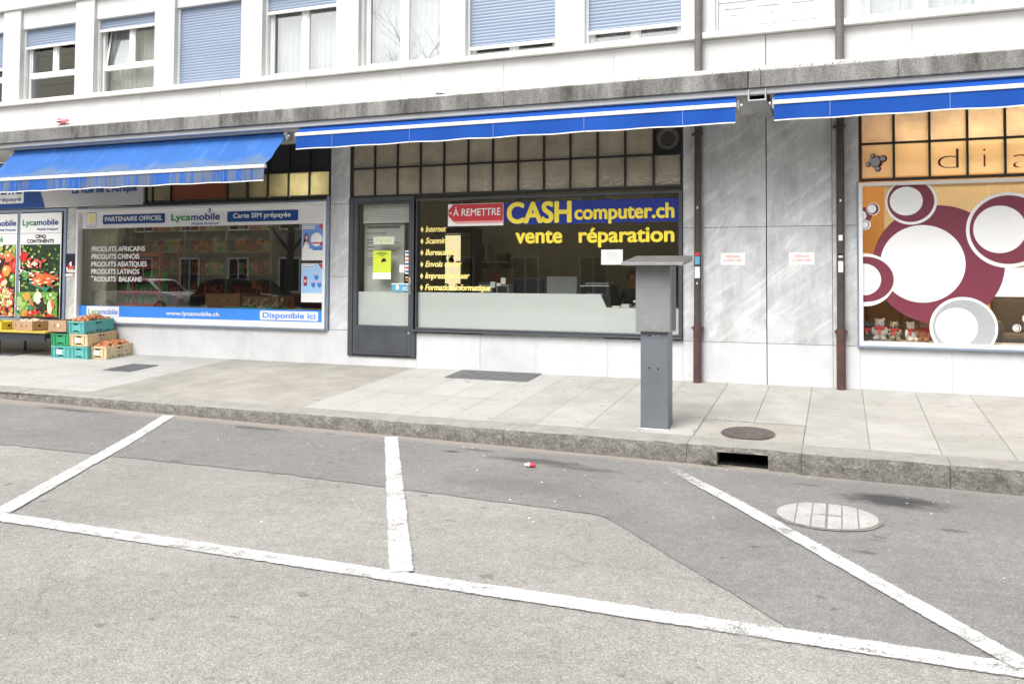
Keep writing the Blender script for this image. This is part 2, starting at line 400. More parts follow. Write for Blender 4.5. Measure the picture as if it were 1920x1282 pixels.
BLUE_S = mat_fabric('sun_bleached_blue_cloth', (.026, .11, .35), .0)
n = BLUE_S.node_tree; b = n.nodes['Principled BSDF']; src = b.inputs['Base Color'].links[0].from_socket; v = coords(n); sx = n.nodes.new('ShaderNodeSeparateXYZ'); n.links.new(v, sx.inputs[0])
hgt = math_n(n, 'MULTIPLY', math_n(n, 'ADD', sx.outputs['Z'], .45), 3.3)             # 0 at the bar, about 1.4 at the roller
s1 = noise(n, 1.5, 6, .7, coords(n, (1.3, .5, 1.2), (0, R(28), 0))); s2 = noise(n, 6, 5, .7, coords(n, (.6, .4, 2.2), (0, R(40), 0)))
d = math_n(n, 'SUBTRACT', math_n(n, 'ADD', math_n(n, 'MULTIPLY', s1, 1.5), math_n(n, 'MULTIPLY', s2, .6)), math_n(n, 'MULTIPLY', hgt, .85))
c = mix(n, ramp(n, d, [(.66, 0), (1.02, .72)]), src, (.11, .15, .19))
sp = noise(n, 45, 3, .7, coords(n, (.6, 1, 1)))
c = mix(n, ramp(n, math_n(n, 'SUBTRACT', sp, math_n(n, 'MULTIPLY', hgt, 1.6)), [(.56, 0), (.62, .7)]), c, (.62, .66, .72))
fold_light = noise(n, 5, 4, .6, coords(n, (1.6, .3, .5), (0, R(35), 0)))  # light on cloth folds put into the colour as paler slanting streaks
c = mix(n, ramp(n, fold_light, [(.55, 0), (.75, .3)]), c, (.12, .28, .62)); n.links.new(c, b.inputs['Base Color'])
HEM = mat_fabric('white_hem', (.72, .72, .71))
BAR = pbr('white_awning_bar', (.72, .71, .69), .5, .12, 3)

def mat_glass(name, tint, refl=1.0, ior=1.5, rough=0.0):
    m = bpy.data.materials.new(name); m.use_nodes = True; n = m.node_tree; n.nodes.clear()
    out = n.nodes.new('ShaderNodeOutputMaterial'); tr = n.nodes.new('ShaderNodeBsdfTransparent'); gl = n.nodes.new('ShaderNodeBsdfGlossy')
    tr.inputs[0].default_value = (*tint, 1); gl.inputs['Roughness'].default_value = rough
    lw = n.nodes.new('ShaderNodeLayerWeight'); lw.inputs['Blend'].default_value = .5
    mx = n.nodes.new('ShaderNodeMixShader')                      # Schlick reflectance of a thin pane, the same from both sides
    n.links.new(math_n(n, 'ADD', math_n(n, 'MULTIPLY', math_n(n, 'POWER', lw.outputs['Facing'], 5.0), 1 - refl), refl), mx.inputs[0])
    n.links.new(tr.outputs[0], mx.inputs[1]); n.links.new(gl.outputs[0], mx.inputs[2]); n.links.new(mx.outputs[0], out.inputs[0])
    return m
GLASS = mat_glass('shop_glass', (.86, .88, .85), .08)
GLASS_R = mat_glass('reflective_shop_glass', (.74, .77, .72), .22)
GLASS_UP = mat_glass('upper_window_glass', (.80, .85, .84), .36)

def mat_hammered(name, tint, trans=.55):
    m = bpy.data.materials.new(name); m.use_nodes = True; n = m.node_tree; n.nodes.clear()
    out = n.nodes.new('ShaderNodeOutputMaterial'); v = coords(n)
    df = n.nodes.new('ShaderNodeBsdfDiffuse'); tl = n.nodes.new('ShaderNodeBsdfTranslucent'); gl = n.nodes.new('ShaderNodeBsdfGlossy')
    gl.inputs['Roughness'].default_value = .12
    c = ramp(n, noise(n, 2.5, 4, .6, v), [(.3, tuple(q * .75 for q in tint)), (.7, tuple(q * 1.15 for q in tint))])
    n.links.new(c, df.inputs[0]); n.links.new(c, tl.inputs[0])
    vo = n.nodes.new('ShaderNodeTexVoronoi'); vo.feature = 'SMOOTH_F1'; vo.inputs['Scale'].default_value = 34; n.links.new(v, vo.inputs['Vector'])
    bp = n.nodes.new('ShaderNodeBump'); bp.inputs['Strength'].default_value = .55; bp.inputs['Distance'].default_value = .012
    n.links.new(vo.outputs['Distance'], bp.inputs['Height'])
    for s in (df, tl, gl): n.links.new(bp.outputs[0], s.inputs['Normal'])
    m1 = n.nodes.new('ShaderNodeMixShader'); m1.inputs[0].default_value = trans; n.links.new(df.outputs[0], m1.inputs[1]); n.links.new(tl.outputs[0], m1.inputs[2])
    fr = n.nodes.new('ShaderNodeFresnel'); fr.inputs['IOR'].default_value = 1.5; n.links.new(bp.outputs[0], fr.inputs['Normal'])
    m2 = n.nodes.new('ShaderNodeMixShader'); n.links.new(math_n(n, 'MULTIPLY', fr.outputs[0], 1.6), m2.inputs[0])
    n.links.new(m1.outputs[0], m2.inputs[1]); n.links.new(gl.outputs[0], m2.inputs[2]); n.links.new(m2.outputs[0], out.inputs[0])
    return m
HAM_TAN = mat_hammered('hammered_glass_tan', (.66, .59, .46), .5)
HAM_YEL = mat_hammered('hammered_glass_yellow', (.50, .44, .26), .7)
HAM_ORG = mat_hammered('hammered_glass_orange', (.92, .76, .56), .42)

def mat_frost():
    m = bpy.data.materials.new('frosted_film'); m.use_nodes = True; n = m.node_tree; n.nodes.clear()
    out = n.nodes.new('ShaderNodeOutputMaterial'); df = n.nodes.new('ShaderNodeBsdfDiffuse'); tr = n.nodes.new('ShaderNodeBsdfTranslucent'); tp = n.nodes.new('ShaderNodeBsdfTransparent'); gl = n.nodes.new('ShaderNodeBsdfGlossy')
    df.inputs[0].default_value = (.92, .95, .96, 1); tr.inputs[0].default_value = (.75, .8, .77, 1); gl.inputs['Roughness'].default_value = .05
    a = n.nodes.new('ShaderNodeMixShader'); a.inputs[0].default_value = .2; n.links.new(df.outputs[0], a.inputs[1]); n.links.new(tr.outputs[0], a.inputs[2])
    b = n.nodes.new('ShaderNodeMixShader'); b.inputs[0].default_value = .1; n.links.new(a.outputs[0], b.inputs[1]); n.links.new(tp.outputs[0], b.inputs[2])
    c = n.nodes.new('ShaderNodeMixShader'); c.inputs[0].default_value = .07; n.links.new(b.outputs[0], c.inputs[1]); n.links.new(gl.outputs[0], c.inputs[2])
    n.links.new(c.outputs[0], out.inputs[0]); return m
FROST = mat_frost()

def ink(name, rgb, rough=.45): return pbr(name, lin(*rgb), rough, .05, 2)
I_WHITE = ink('white_print', (236, 236, 236)); I_NAVY = ink('navy_print', (14, 70, 140)); I_SKY = ink('sky_blue_print', (60, 140, 235)); I_BLACK = ink('black_print', (24, 24, 26))
I_YEL = ink('yellow_vinyl', (250, 226, 70)); I_GOLD = ink('gold_vinyl', (253, 230, 140)); I_ROYAL = ink('royal_blue_vinyl', (6, 40, 140)); I_RED = ink('red_print', (200, 50, 62))
I_PINK = ink('rose_print', (214, 110, 118)); I_GREEN = ink('green_print', (30, 140, 60)); I_LIME = ink('lime_paper', (205, 222, 70)); I_PAPER = ink('white_paper', (240, 240, 236)); I_GREY = ink('grey_print', (165, 168, 170))
I_PALE = ink('pale_blue_print', (165, 205, 245)); I_ORANGE = ink('orange_print', (226, 120, 50)); I_PLUM = ink('plum_vinyl', (118, 48, 66)); I_PLUMD = ink('dark_plum_vinyl', (92, 30, 40)); I_FADE = ink('faded_red_print', (236, 160, 160))
I_BROWN = ink('brown_panel', (120, 62, 30)); I_SKIN = ink('skin_print', (225, 175, 150)); I_DGREEN = ink('leaf_green_print', (52, 92, 40)); I_MINT = ink('pale_green_print', (160, 190, 110)); I_AUB = ink('aubergine_print', (52, 24, 34)); I_CREAM = ink('cream_print', (240, 225, 170)); I_TEAL = ink('teal_print', (90, 165, 195))
WALL_IN = pbr('shop_plaster', (.30, .27, .20), .8, .15, 2)
WALL_CREAM = pbr('cream_shop_plaster', (.66, .62, .50), .8, .1, 2)
WALL_ORG = pbr('orange_shop_plaster', (.80, .52, .22), .8, .08, 2)
FLOOR_IN = pbr('shop_floor', (.22, .19, .15), .6, .2, 3)
DARK = pbr('dark_plastic', (.02, .021, .023), .4, .2, 6)
MIDGREY = pbr('grey_plastic', (.24, .245, .25), .45, .08, 6)
HOLE = pbr('drain_dark', (.006, .006, .006), .9, .1, 5)

def lamp_mat(name, col, st):
    m = bpy.data.materials.new(name); m.use_nodes = True; n = m.node_tree; n.nodes.clear()
    o = n.nodes.new('ShaderNodeOutputMaterial'); e = n.nodes.new('ShaderNodeEmission'); e.inputs[0].default_value = (*col, 1); e.inputs[1].default_value = st
    n.links.new(e.outputs[0], o.inputs[0]); return m
def letters(parent, name, rows, mat):
    for r in rows:
        mb = MB(); body, x0, x1, z0, z1, y = r[:6]; mb.add_text(body, x0, x1, z0, z1, y, 0, *(r[6:])); mb.build(name, mat, parent)
def plates(parent, name, items):
    """each item: (function on an MB, material), one mesh each"""
    for f, mt in items: mb = MB(); f(mb); mb.build(name, mt, parent)
# ------------------------------------------------------------------ ground, road, kerb, pavement
def rz(x, y):
    """road height: flat carriageway, gutter falling gently along the kerb"""
    t = min(1.0, max(0.0, (y + 4.3) / 1.4)); t = t * t * (3 - 2 * t)
    xx = max(-12, min(4, x)); return -0.33 - 0.0088 * (xx + 4.0) * t
def pz(y): return 0.07 * y

mb = MB(); mb.poly([(-500, -500, -.62), (500, -500, -.62), (500, 500, -.62), (-500, 500, -.62)]); struct(mb.build('ground', GROUND, base=False))
def sheet(name, mat, xs, yfun, dz, ny=10):
    mb = MB(); idx = {}
    for i, x in enumerate(xs):
        y0, y1 = yfun(x)
        for j in range(ny + 1):
            y = y0 + (y1 - y0) * j / ny; idx[i, j] = len(mb.v); mb.v.append((x, y, rz(x, y) + dz))
    for i in range(len(xs) - 1):
        for j in range(ny): mb.f.append((idx[i, j], idx[i + 1, j], idx[i + 1, j + 1], idx[i, j + 1])); mb.m.append(0)
    return struct(mb.build(name, mat, base=False))
xs = [-60, -40, -25, -18] + [-14 + .5 * k for k in range(41)] + [9, 14, 25, 45]
sheet('road', A_OLD, xs, lambda x: (-19.0, -2.72), 0, 60)
def pb(x):
    j = .006 * math.sin(x * 9.1) + .006 * math.sin(x * 23.7)
    if x < -4: return -4.55 + j
    if x < -1.42: return -4.55 - .17 * (x + 4) / 2.58 + j
    if x < -.2: return -4.72 - (x + 1.42) / 1.22 * 1.42 + j
    return -6.14 + j
sheet('asphalt_patch', A_NEW, [-60, -30, -20] + [-14 + .1 * k for k in range(240)] + [12, 20, 45], lambda x: (pb(x), -2.72), .004, 10)

stripes = [0]
def stripe(p, q, w, name='road_marking', tail=0.0):
    p, q = Vector(p), Vector(q); d = (q - p); L = d.length; d.normalize(); nn = Vector((-d.y, d.x)); k = max(2, int(L / .05)); mb = MB(); att = []
    dz = .008 + .0016 * stripes[0]; stripes[0] += 1
    for i in range(k + 1):
        c = p + d * (L * i / k); e = min(1, i * L / k / .04)
        for u, g in ((-.57, -.35), (-.49, .45), (-.40, 1), (0, 1), (.40, 1), (.49, .45), (.57, -.35)):
            a = c + nn * (w * u + rnd.uniform(-.0015, .0015)); mb.v.append((a.x, a.y, rz(a.x, a.y) + dz)); att.append(min(g, e - .2 if e < 1 else 1) - tail * max(0, 1 - i / k / .22))
        if i:
            for j in range(6): o = 7 * (i - 1) + j; mb.f.append((o, o + 1, o + 8, o + 7)); mb.m.append(0)
    o = struct(mb.build(name, PAINT, base=False)); at = o.data.attributes.new('inset', 'FLOAT', 'POINT'); at.data.foreach_set('value', att); return o
stripe((-16, -6.15), (3.5, -6.225), .155)
stripe((-6.69, -2.815), (-4.955, -6.135), .145)
stripe((-3.975, -2.88), (-2.085, -6.145), .136)
stripe((-1.33, -3.06), (.665, -6.19), .126, tail=.6)

# kerb stones
mb = MB(); xj = [-22, -20.3, -18.6, -17, -15.4, -13.9, -12.3, -10.6, -9.05, -7.75, -6.42, -5.29, -3.98, -2.85, -2.2, -1.2, -.29, .76, 2.1, 3.4, 4.9, 6.4, 8, 10]
def ky(x): return -2.74 - .012 * (x + 9) - (.05 if x > -.3 else 0)
for a, b in zip(xj, xj[1:]):
    g = .0018; inlet = abs(a + 1.2) < .01
    def stone(xa, xb, zt0, zb):
        n = max(1, int((xb - xa) / .06)); rows = []
        for i in range(n + 1):
            x = xa + (xb - xa) * i / n; y = ky(x)
            prof = [(y + .27, pz(-2.5) + .003), (y + .03, -.187 + rnd.uniform(-.003, .003)), (y + .006, -.195 + rnd.uniform(-.004, .004)), (y - .004 + rnd.uniform(-.006, .006), -.225), (y - .012 + rnd.uniform(-.007, .007), -.27), (y - .015, -.33), (y - .015, -.46)]
            if zb is not None: prof = [(py, max(pzv, zb)) for py, pzv in prof]
            if zt0 is not None: prof = [(py, min(pzv, zt0)) for py, pzv in prof]
            rows.append(prof)
        o = len(mb.v); m = len(rows[0])
        for i, pr in enumerate(rows):
            x = xa + (xb - xa) * i / n
            for py, pzv in pr: mb.v.append((x, py, pzv))
        for i in range(n):
            for j in range(m - 1): mb.f.append((o + i * m + j, o + i * m + j + 1, o + (i + 1) * m + j + 1, o + (i + 1) * m + j)); mb.m.append(0)
        for i in (0, n): mb.f.append(tuple(o + i * m + j for j in range(m))); mb.m.append(0)
    if inlet:
        stone(a + g, -.95, None, None); stone(-.95, -.545, None, -.236); stone(-.545, b - g, None, None)
    else: stone(a + g, b - g, None, None)
kerb = struct(mb.build('kerb', GRANITE, base=False))
mb = MB(); mb.box(-.97, -.53, -2.79, -2.42, -.5, -.34); mb.box(-.97, -.53, -2.45, -2.42, -.34, -.225); mb.box(-.98, -.965, -2.79, -2.42, -.34, -.225); mb.box(-.535, -.52, -2.79, -2.42, -.34, -.225)
d = mb.build('drain_opening', HOLE); d.parent = kerb
# pavement
mb = MB(); mb.poly([(-60, 0.0, -.012), (-60, -2.75, -.2045), (30, -2.75, -.2045), (30, 0, -.012)]); struct(mb.build('pavement', JOINT, base=False))
mb = MB()
jx = [-24 + .52 * k for k in range(30)]
jx = [x for x in jx if x < -9.0] + [-8.72, -8.2]
x = -8.2
def slab(x0, x1, y0, y1, m, g=.0022):
    mb.poly([(x0 + g, y1 + g, pz(y1 + g)), (x1 - g, y1 + g, pz(y1 + g)), (x1 - g, y0 - g, pz(y0 - g)), (x0 + g, y0 - g, pz(y0 - g))], m)
left = [-24, -21, -18, -15.6, -14.2, -12.9, -11.6, -10.3, -9.4, -8.72]
for a, b in zip(left, left[1:]):
    slab(a, b, 0, -1.43, 1, .002); slab(a, b, -1.43, -2.52, 1, .002)
slab(-8.72, -8.2, 0, -1.2, 1, .003); slab(-8.72, -8.2, -1.2, -2.53, 1, .003)
o = [-8.2, -7.55, -6.9, -6.25, -5.67, -5.25]
for a, b in zip(o, o[1:]): slab(a, b, 0, -2.54, 2, .0015)
l = [-5.25, -4.83, -4.4, -3.97, -3.54, -3.12]
for a, b in zip(l, l[1:]): slab(a, b, 0, -1.55, 1, .0025); slab(a, b, -1.55, -2.55, 1, .0025)
r_ = [-3.12, -2.66, -2.17, -1.68, -1.195, -.74, -.29, .22, .74, 1.255, 1.77, 2.28, 2.8, 3.4, 4.0, 4.6, 5.3, 6, 7]
for a, b in zip(r_, r_[1:]):
    if -1.2 < a < -.5: slab(a, b, 0, -1.0, 0); slab(a, b, -1.0, -1.89, 0)
    else: slab(a, b, 0, -1.42, 0); slab(a, b, -1.42, -2.56 if b < 0 else -2.62, 0)
slab(-1.195, -.29, -1.895, -2.6, 2, .004)
struct(mb.build('paving_slabs', [SLAB, SLAB_L, SLAB_O], base=False))
# opposite pavement (only mirrored in the shop glass)
mb = MB(); mb.box(-60, 40, -24, -19, -.6, -.2); struct(mb.build('far_pavement', SLAB_L, base=False))

# ------------------------------------------------------------------ the building
B = thing('apartment_building', 'white apartment block with blue roller shutters over a row of grey marble shopfronts', 'building', (-4, 0, 0))
X0, X1 = -22.0, 8.0
# marble cladding with openings for shopfronts
mb = MB(); g = .0025
def pan(x0, x1, z0, z1): q = g if z1 > .5 or x0 in (-5.22, -.767) else .0008; mb.box(x0 + q, x1 - q, 0, .03, z0 + q, z1 - g)
def row(xs, z0, z1):
    for a, b in zip(xs, xs[1:]): pan(a, b, z0, z1)
row([-22, -20.4, -18.8, -17.2, -15.6, -14.3], -.05, .43); row([-14.3, -13.2, -12.4, -11.5, -10.6, -9.7, -8.75, -7.85, -6.95, -6.26], -.05, .468)
pan(-6.26, -5.22, -.05, .128); row([-5.22, -4.3, -3.54, -2.62, -1.717, -1.484, -.773], -.05, .465); row([-.767, -.07, .205, 1.1, 2.0, 2.9, 3.8, 4.8, 6.2, 8], -.05, .465)
for a, b in ((-22, -20), (-20, -18), (-18, -16), (-16, -14.3)):
    for z0, z1 in ((.43, 1.78), (1.78, 3.1)): pan(a, b, z0, z1)
pan(-11.48, -11.24, .468, 1.79); pan(-11.48, -11.24, 1.79, 2.28)
pan(-6.57, -6.262, .468, 1.2); pan(-6.57, -6.262, 1.2, 2.2); pan(-6.57, -6.262, 2.2, 3.1)
for a, b in ((-1.714, -1.484), (-1.484, -.773), (-.767, -.07), (-.07, .205)): pan(a, b, .465, 1.787); pan(a, b, 1.787, 3.1)
for a, b in ((4.8, 6.2), (6.2, 8)): pan(a, b, .465, 1.787); pan(a, b, 1.787, 3.1)
mb.build('marble_wall', MARBLE, B, bevel=.0015)
mb = MB()
for a, b in ((X0, -14.3), (-1.71, -.773), (-.767, .2), (4.8, X1), (-11.47, -11.25), (-6.56, -6.27)): mb.box(a, b, .032, .2, -.1, 3.15)
mb.box(X0, -.773, .034, .25, -.1, .44); mb.box(-.767, X1, .034, .25, -.1, .44)
mb.build('backing_wall', pbr('mortar', (.09, .088, .085), .9), B)
# upper floor
wins = [(-14.245 - 1.62 * k, 0) for k in (3, 2, 1)] + [(-12.625 + 1.62 * k, k) for k in range(7)]
wins = [(a - (1.62 if False else 0)) for a, _ in wins]
opens = [(-19.105, -17.88), (-17.485, -16.26), (-15.865, -14.64), (-14.245, -13.02), (-12.625, -11.40), (-11.005, -9.77), (-9.385, -8.145), (-7.77, -6.52), (-6.16, -4.90), (-4.545, -3.305), (-2.925, -1.715), (-1.335, -.16), (.245, 1.47), (1.87, 3.1), (3.5, 4.7)]
ZS, ZH = 4.065, 5.272
mb = MB()
ed = [X0] + [e for o_ in opens for e in o_] + [X1]
for a, b in zip(ed[0::2], ed[1::2]): mb.box(a, b, 0, .3, ZS, 5.6)                        # piers
for a, b in opens: mb.box(a, b, .045, .3, ZH, 5.6)                                        # lintel panels, set back
pj = [-22, -20.5, -19, -17.5, -16, -14.5, -13, -11.5, -10, -8.5, -7, -5.5, -4, -2.55, -.772]
for a, b in zip(pj, pj[1:]): mb.box(a + .001, b - .001, .0, .3, 3.3, 3.99)
pj = [-.766, .75, 2.2, 3.7, 5.2, 8]
for a, b in zip(pj, pj[1:]): mb.box(a + .001, b - .001, .0, .3, 3.3, 3.99)
mb.box(X0, X1, .01, .3, 5.6, 8.4)
mb.build('upper_wall', STONE, B, bevel=.004)
mb = MB(); mb.box(X0, X1, -.03, .02, 5.6, 5.72); mb.build('string_course', STONE, B, bevel=.006)
mb = MB(); mb.prism([(-.075, 3.995), (-.075, 4.055), (-.06, 4.066), (.17, 4.072), (.17, 3.995)], X0, X1, 'x'); mb.build('window_sill', SILL, B, bevel=.004)
CURT = pbr('net_curtain', (.72, .72, .70), .8, .06, 4)
ROOM = pbr('dim_room', (.12, .115, .105), .9)
def window(a, b, drop, kind='window', curtain=True, tilt=False, twin=True):
    """pvc window at the back of its reveal; drop = z of the shutter's lower edge (None: fully up)"""
    y0, y1 = .155, .215; mb = MB(); mb.frame(a, b, ZS + .005, 5.27, .07, y0, y1, 0, .06, .06)
    m = (a + b) / 2
    zt = 4.50
    lowlight = kind == 'split'
    mb.box(m - .045, m + .045, y0 + .003, y1 - .003, (zt + .04) if lowlight else ZS + .065, 5.21)
    if lowlight: mb.box(a + .07, b - .07, y0 + .001, y1 - .001, zt - .04, zt + .04)
    fr = mb.build('window', PVC, B, bevel=.006)
    zb = ZS + .065
    cells = [(a + .07, m - .045), (m + .045, b - .07)]
    for i, (ca, cb) in enumerate(cells):
        z0 = zt + .04 if lowlight else zb
        mb = MB()
        if tilt and i == 0:
            t = R(-9); pts = []
            for (px, pzv) in ((ca, z0), (cb, z0), (cb, 5.21), (ca, 5.21)): pts.append((px, .18 + (pzv - z0) * .16, pzv))
            mb.poly(pts); mb.build('pane', GLASS_UP, fr)
            mb = MB(); w_ = .045
            for (xa, xb, za, zb2) in ((ca, ca + w_, 0, 1), (cb - w_, cb, 0, 1)):
                L = 5.21 - z0; mb.poly([(xa, .17, z0), (xb, .17, z0), (xb, .17 + L * .16, z0 + L), (xa, .17 + L * .16, z0 + L)]); mb.poly([(xa, .2, z0), (xa, .2 + L * .16, z0 + L), (xa, .17 + L * .16, z0 + L), (xa, .17, z0)])
            mb.build('sash', PVC, fr)
        else:
            mb.rect(ca, cb, z0, 5.21, .188); mb.build('pane', GLASS_UP, fr)
            mb = MB(); mb.frame(ca, cb, z0, 5.21, .022, .17, .2); mb.build('sash', PVC, fr, bevel=.003)
    if lowlight: mb = MB(); mb.rect(a + .07, b - .07, zb, zt - .04, .188); mb.build('pane', GLASS_UP, fr)
    if curtain:
        mb = MB(); n = 60
        for i in range(n):
            u0 = a + .05 + (b - a - .1) * i / n; u1 = a + .05 + (b - a - .1) * (i + 1) / n
            f0 = .30 + .02 * math.sin(i * 1.3); f1 = .30 + .02 * math.sin((i + 1) * 1.3)
            mb.poly([(u0, f0, ZS), (u1, f1, ZS), (u1, f1, 5.25), (u0, f0, 5.25)])
        mb.build('curtain', CURT, fr, smooth=True, merge=True)
    mb = MB(); mb.box(a - .1, b + .1, 2.2, 2.25, 3.9, 5.6); mb.poly([(a - .1, .31, 5.4), (b + .1, .31, 5.4), (b + .1, 2.2, 5.4), (a - .1, 2.2, 5.4)]); mb.poly([(a - .1, .31, 5.4), (a - .1, 2.2, 5.4), (a - .1, 2.2, 3.9), (a - .1, .31, 3.9)]); mb.poly([(b + .1, .31, 5.4), (b + .1, 2.2, 5.4), (b + .1, 2.2, 3.9), (b + .1, .31, 3.9)]); mb.poly([(a - .1, .31, 3.9), (b + .1, .31, 3.9), (b + .1, 2.2, 3.9), (a - .1, 2.2, 3.9)])
    mb.build('room', ROOM, fr)
    # guide rails
    plates(fr, 'guide_rail', [(lambda m: m.box(a, a + .028, .085, .135, ZS + .005, ZH), WHITE_AL), (lambda m: m.box(b - .028, b, .085, .135, ZS + .005, ZH), WHITE_AL)])
    if drop is not None:
        mb = MB(); z = ZH + .12; h = .042
        while z > drop + .02:
            zb_ = max(z - h, drop + .02); c = (z + zb_) / 2
            mb.v += [(a + .03, .110, z), (b - .03, .110, z), (b - .03, .1065, c), (a + .03, .1065, c), (b - .03, .109, zb_ + .004), (a + .03, .109, zb_ + .004), (b - .03, .114, zb_), (a + .03, .114, zb_)]
            i = len(mb.v) - 8
            mb.f += [(i, i + 1, i + 2, i + 3), (i + 3, i + 2, i + 4, i + 5), (i + 5, i + 4, i + 6, i + 7)]; mb.m += [0, 0, 0]
            z -= h
        sh = mb.build('roller_shutter', SHUTTER, fr)
        if drop > ZS + .03: mb = MB(); mb.box(a + .025, b - .025, .092, .125, drop - .02, drop + .022); mb.build('bottom_rail', WHITE_AL, fr, bevel=.004)
    return fr
window(*opens[0], 4.9); window(*opens[1], 4.7); window(*opens[2], 4.066); window(*opens[3], 4.66, 'split', False)
window(*opens[4], 4.965, 'split', False); window(*opens[5], 5.09, 'split', True, True); window(*opens[6], 4.066, curtain=False)
window(*opens[7], 5.02); window(*opens[8], None); window(*opens[9], 4.20, curtain=False); window(*opens[10], 4.245); window(*opens[12], None); window(*opens[13], 4.6); window(*opens[14], 4.8)
# panelled infill
a, b = opens[11]; mb = MB(); mb.box(a + .03, b - .03, .06, .1, ZS + .003, 5.27)
dp = mb.build('infill_panel', PVC, B, bevel=.004)
mb = MB()
for k in range(3):
    c = a + .22 + k * .375
    mb.frame(c - .14, c + .14, ZS + .075, ZS + .30, .018, .044, .058); mb.frame(c - .07, c + .07, ZS + .115, ZS + .215, .012, .05, .0595)
mb.box(a + .04, b - .04, .046, .058, ZS + .36, ZS + .385); mb.build('moulding', PVC, dp, bevel=.002)
plates(dp, 'guide_rail', [(lambda m: m.box(a, a + .03, .03, .12, ZS, ZH), GREY_AL), (lambda m: m.box(b - .03, b, .03, .12, ZS, ZH), GREY_AL)])

# canopy
def slabx(x0, x1):
    mb.prism([(-1.0, 3.165), (-1.0, 3.335), (-.985, 3.348), (-.03, 3.36), (-.03, 3.165)], x0, x1, 'x')
mb = MB(); slabx(X0, -12.2); slabx(-12.197, -9.6); slabx(-9.597, -6.4); slabx(-6.397, -3.6); slabx(-3.597, -.874); slabx(-.866, -.745); slabx(-.742, .55); slabx(.553, 3.4); slabx(3.403, X1)
can = mb.build('canopy', FASCIA, B, bevel=.006)
mb = MB(); mb.prism([(-.97, 3.35), (-.90, 3.41), (-.0, 3.43), (-.0, 3.362)], X0, X1, 'x'); mb.build('capping', CAPPING, can)
mb = MB(); mb.prism([(-.965, 3.105), (-.945, 3.095), (-.90, 3.10), (-.90, 3.163), (-.965, 3.163)], X0, X1, 'x'); mb.build('drip_edge', TROUGH, can)
mb = MB(); mb.box(X0, -.86, -.90, .03, 3.075, 3.164); mb.box(-.66, X1, -.90, .03, 3.075, 3.164); mb.build('soffit', SOFFIT, can)
mb = MB(); mb.box(-.875, -.69, -.985, .0, 3.03, 3.045); mb.box(-.875, -.86, -.985, 0, 3.045, 3.15); mb.box(-.705, -.69, -.985, 0, 3.045, 3.15); mb.build('drain_trough', TROUGH, can, bevel=.003)

# rooms behind the shopfronts (fabric of the building)
def room(name, x0, x1, y1, wall, floor, zf=.12, zc=3.06, y0=.1, sides=()):
    mb = MB()
    mb.poly([(x0, y1, zf), (x1, y1, zf), (x1, y1, zc), (x0, y1, zc)]); mb.poly([(x0, y0, zf), (x0, y1, zf), (x0, y1, zc), (x0, y0, zc)]); mb.poly([(x1, y1, zf), (x1, y0, zf), (x1, y0, zc), (x1, y1, zc)])
    mb.poly([(x0, y0, zc), (x0, y1, zc), (x1, y1, zc), (x1, y0, zc)]); mb.poly([(x0, y0, zf), (x1, y0, zf), (x1, y1, zf), (x0, y1, zf)], 1)
    for k in sides: mb.m[k] = 2
    return mb.build(name, [wall, floor, WALL_CREAM], B)
room('grocery_room', -14.28, -6.57, 4.2, WALL_IN, FLOOR_IN, sides=(1,))
room('office_room', -6.26, -1.72, 3.6, WALL_IN, FLOOR_IN)
room('salon_room', .21, 4.79, 3.2, WALL_ORG, FLOOR_IN)

# --- grocery shopfront
GY = .02
fr = MB(); fr.frame(-11.24, -6.62, .478, 2.24, .042, -.045, .06); SW = fr.build('shop_window', WHITE_AL, B, bevel=.003)
SW['label'] = 'grocery window with a white banner across its top and a blue band along its foot'
mb = MB(); mb.box(-6.617, -6.575, -.03, .06, .46, 2.31); mb.box(-11.25, -6.617, -.05, .06, .455, .476); mb.box(-11.25, -6.575, -.035, .06, 2.243, 2.262); mb.build('outer_frame', FR_BLUE, SW, bevel=.003)
mb = MB(); mb.rect(-11.198, -6.662, .52, 2.198, GY); mb.build('pane', GLASS_R, SW)
mb = MB(); y = GY - .004
mb.rect(-11.196, -6.664, 1.938, 2.197, y); mb.build('banner', I_WHITE, SW)
plates(SW, 'banner_plate', [(lambda m: m.rrect(-10.745, -9.506, 2.0, 2.145, y - .003, .025), I_NAVY), (lambda m: m.rrect(-8.346, -7.112, 1.988, 2.142, y - .003, .025), I_NAVY)])
mb = MB(); mb.rrect(-11.085, -10.88, 1.955, 2.19, y - .002, .03, 0); mb.rrect(-11.077, -10.888, 1.963, 2.182, y - .003, .028, 1); mb.rect(-11.035, -10.93, 2.03, 2.165, y - .004, 2); mb.rect(-11.03, -10.935, 1.985, 1.997, y - .004, 3); mb.build('emblem', [I_NAVY, I_WHITE, I_GOLD, I_GREY], SW)
letters(SW, 'lettering', [('PARTENAIRE OFFICIEL', -10.70, -9.555, 2.045, 2.112, y - .006, .035), ('Carte SIM prépayée', -8.24, -7.235, 2.045, 2.112, y - .006, .035)], I_WHITE)
letters(SW, 'lettering', [('Lyca', -9.386, -9.02, 2.03, 2.125, y - .004, .03)], I_GREEN)
letters(SW, 'lettering', [('mobile', -9.01, -8.478, 2.03, 2.125, y - .004, .035), ('Mobile Prépayé', -8.995, -8.50, 1.958, 1.992, y - .004, .02)], I_NAVY)
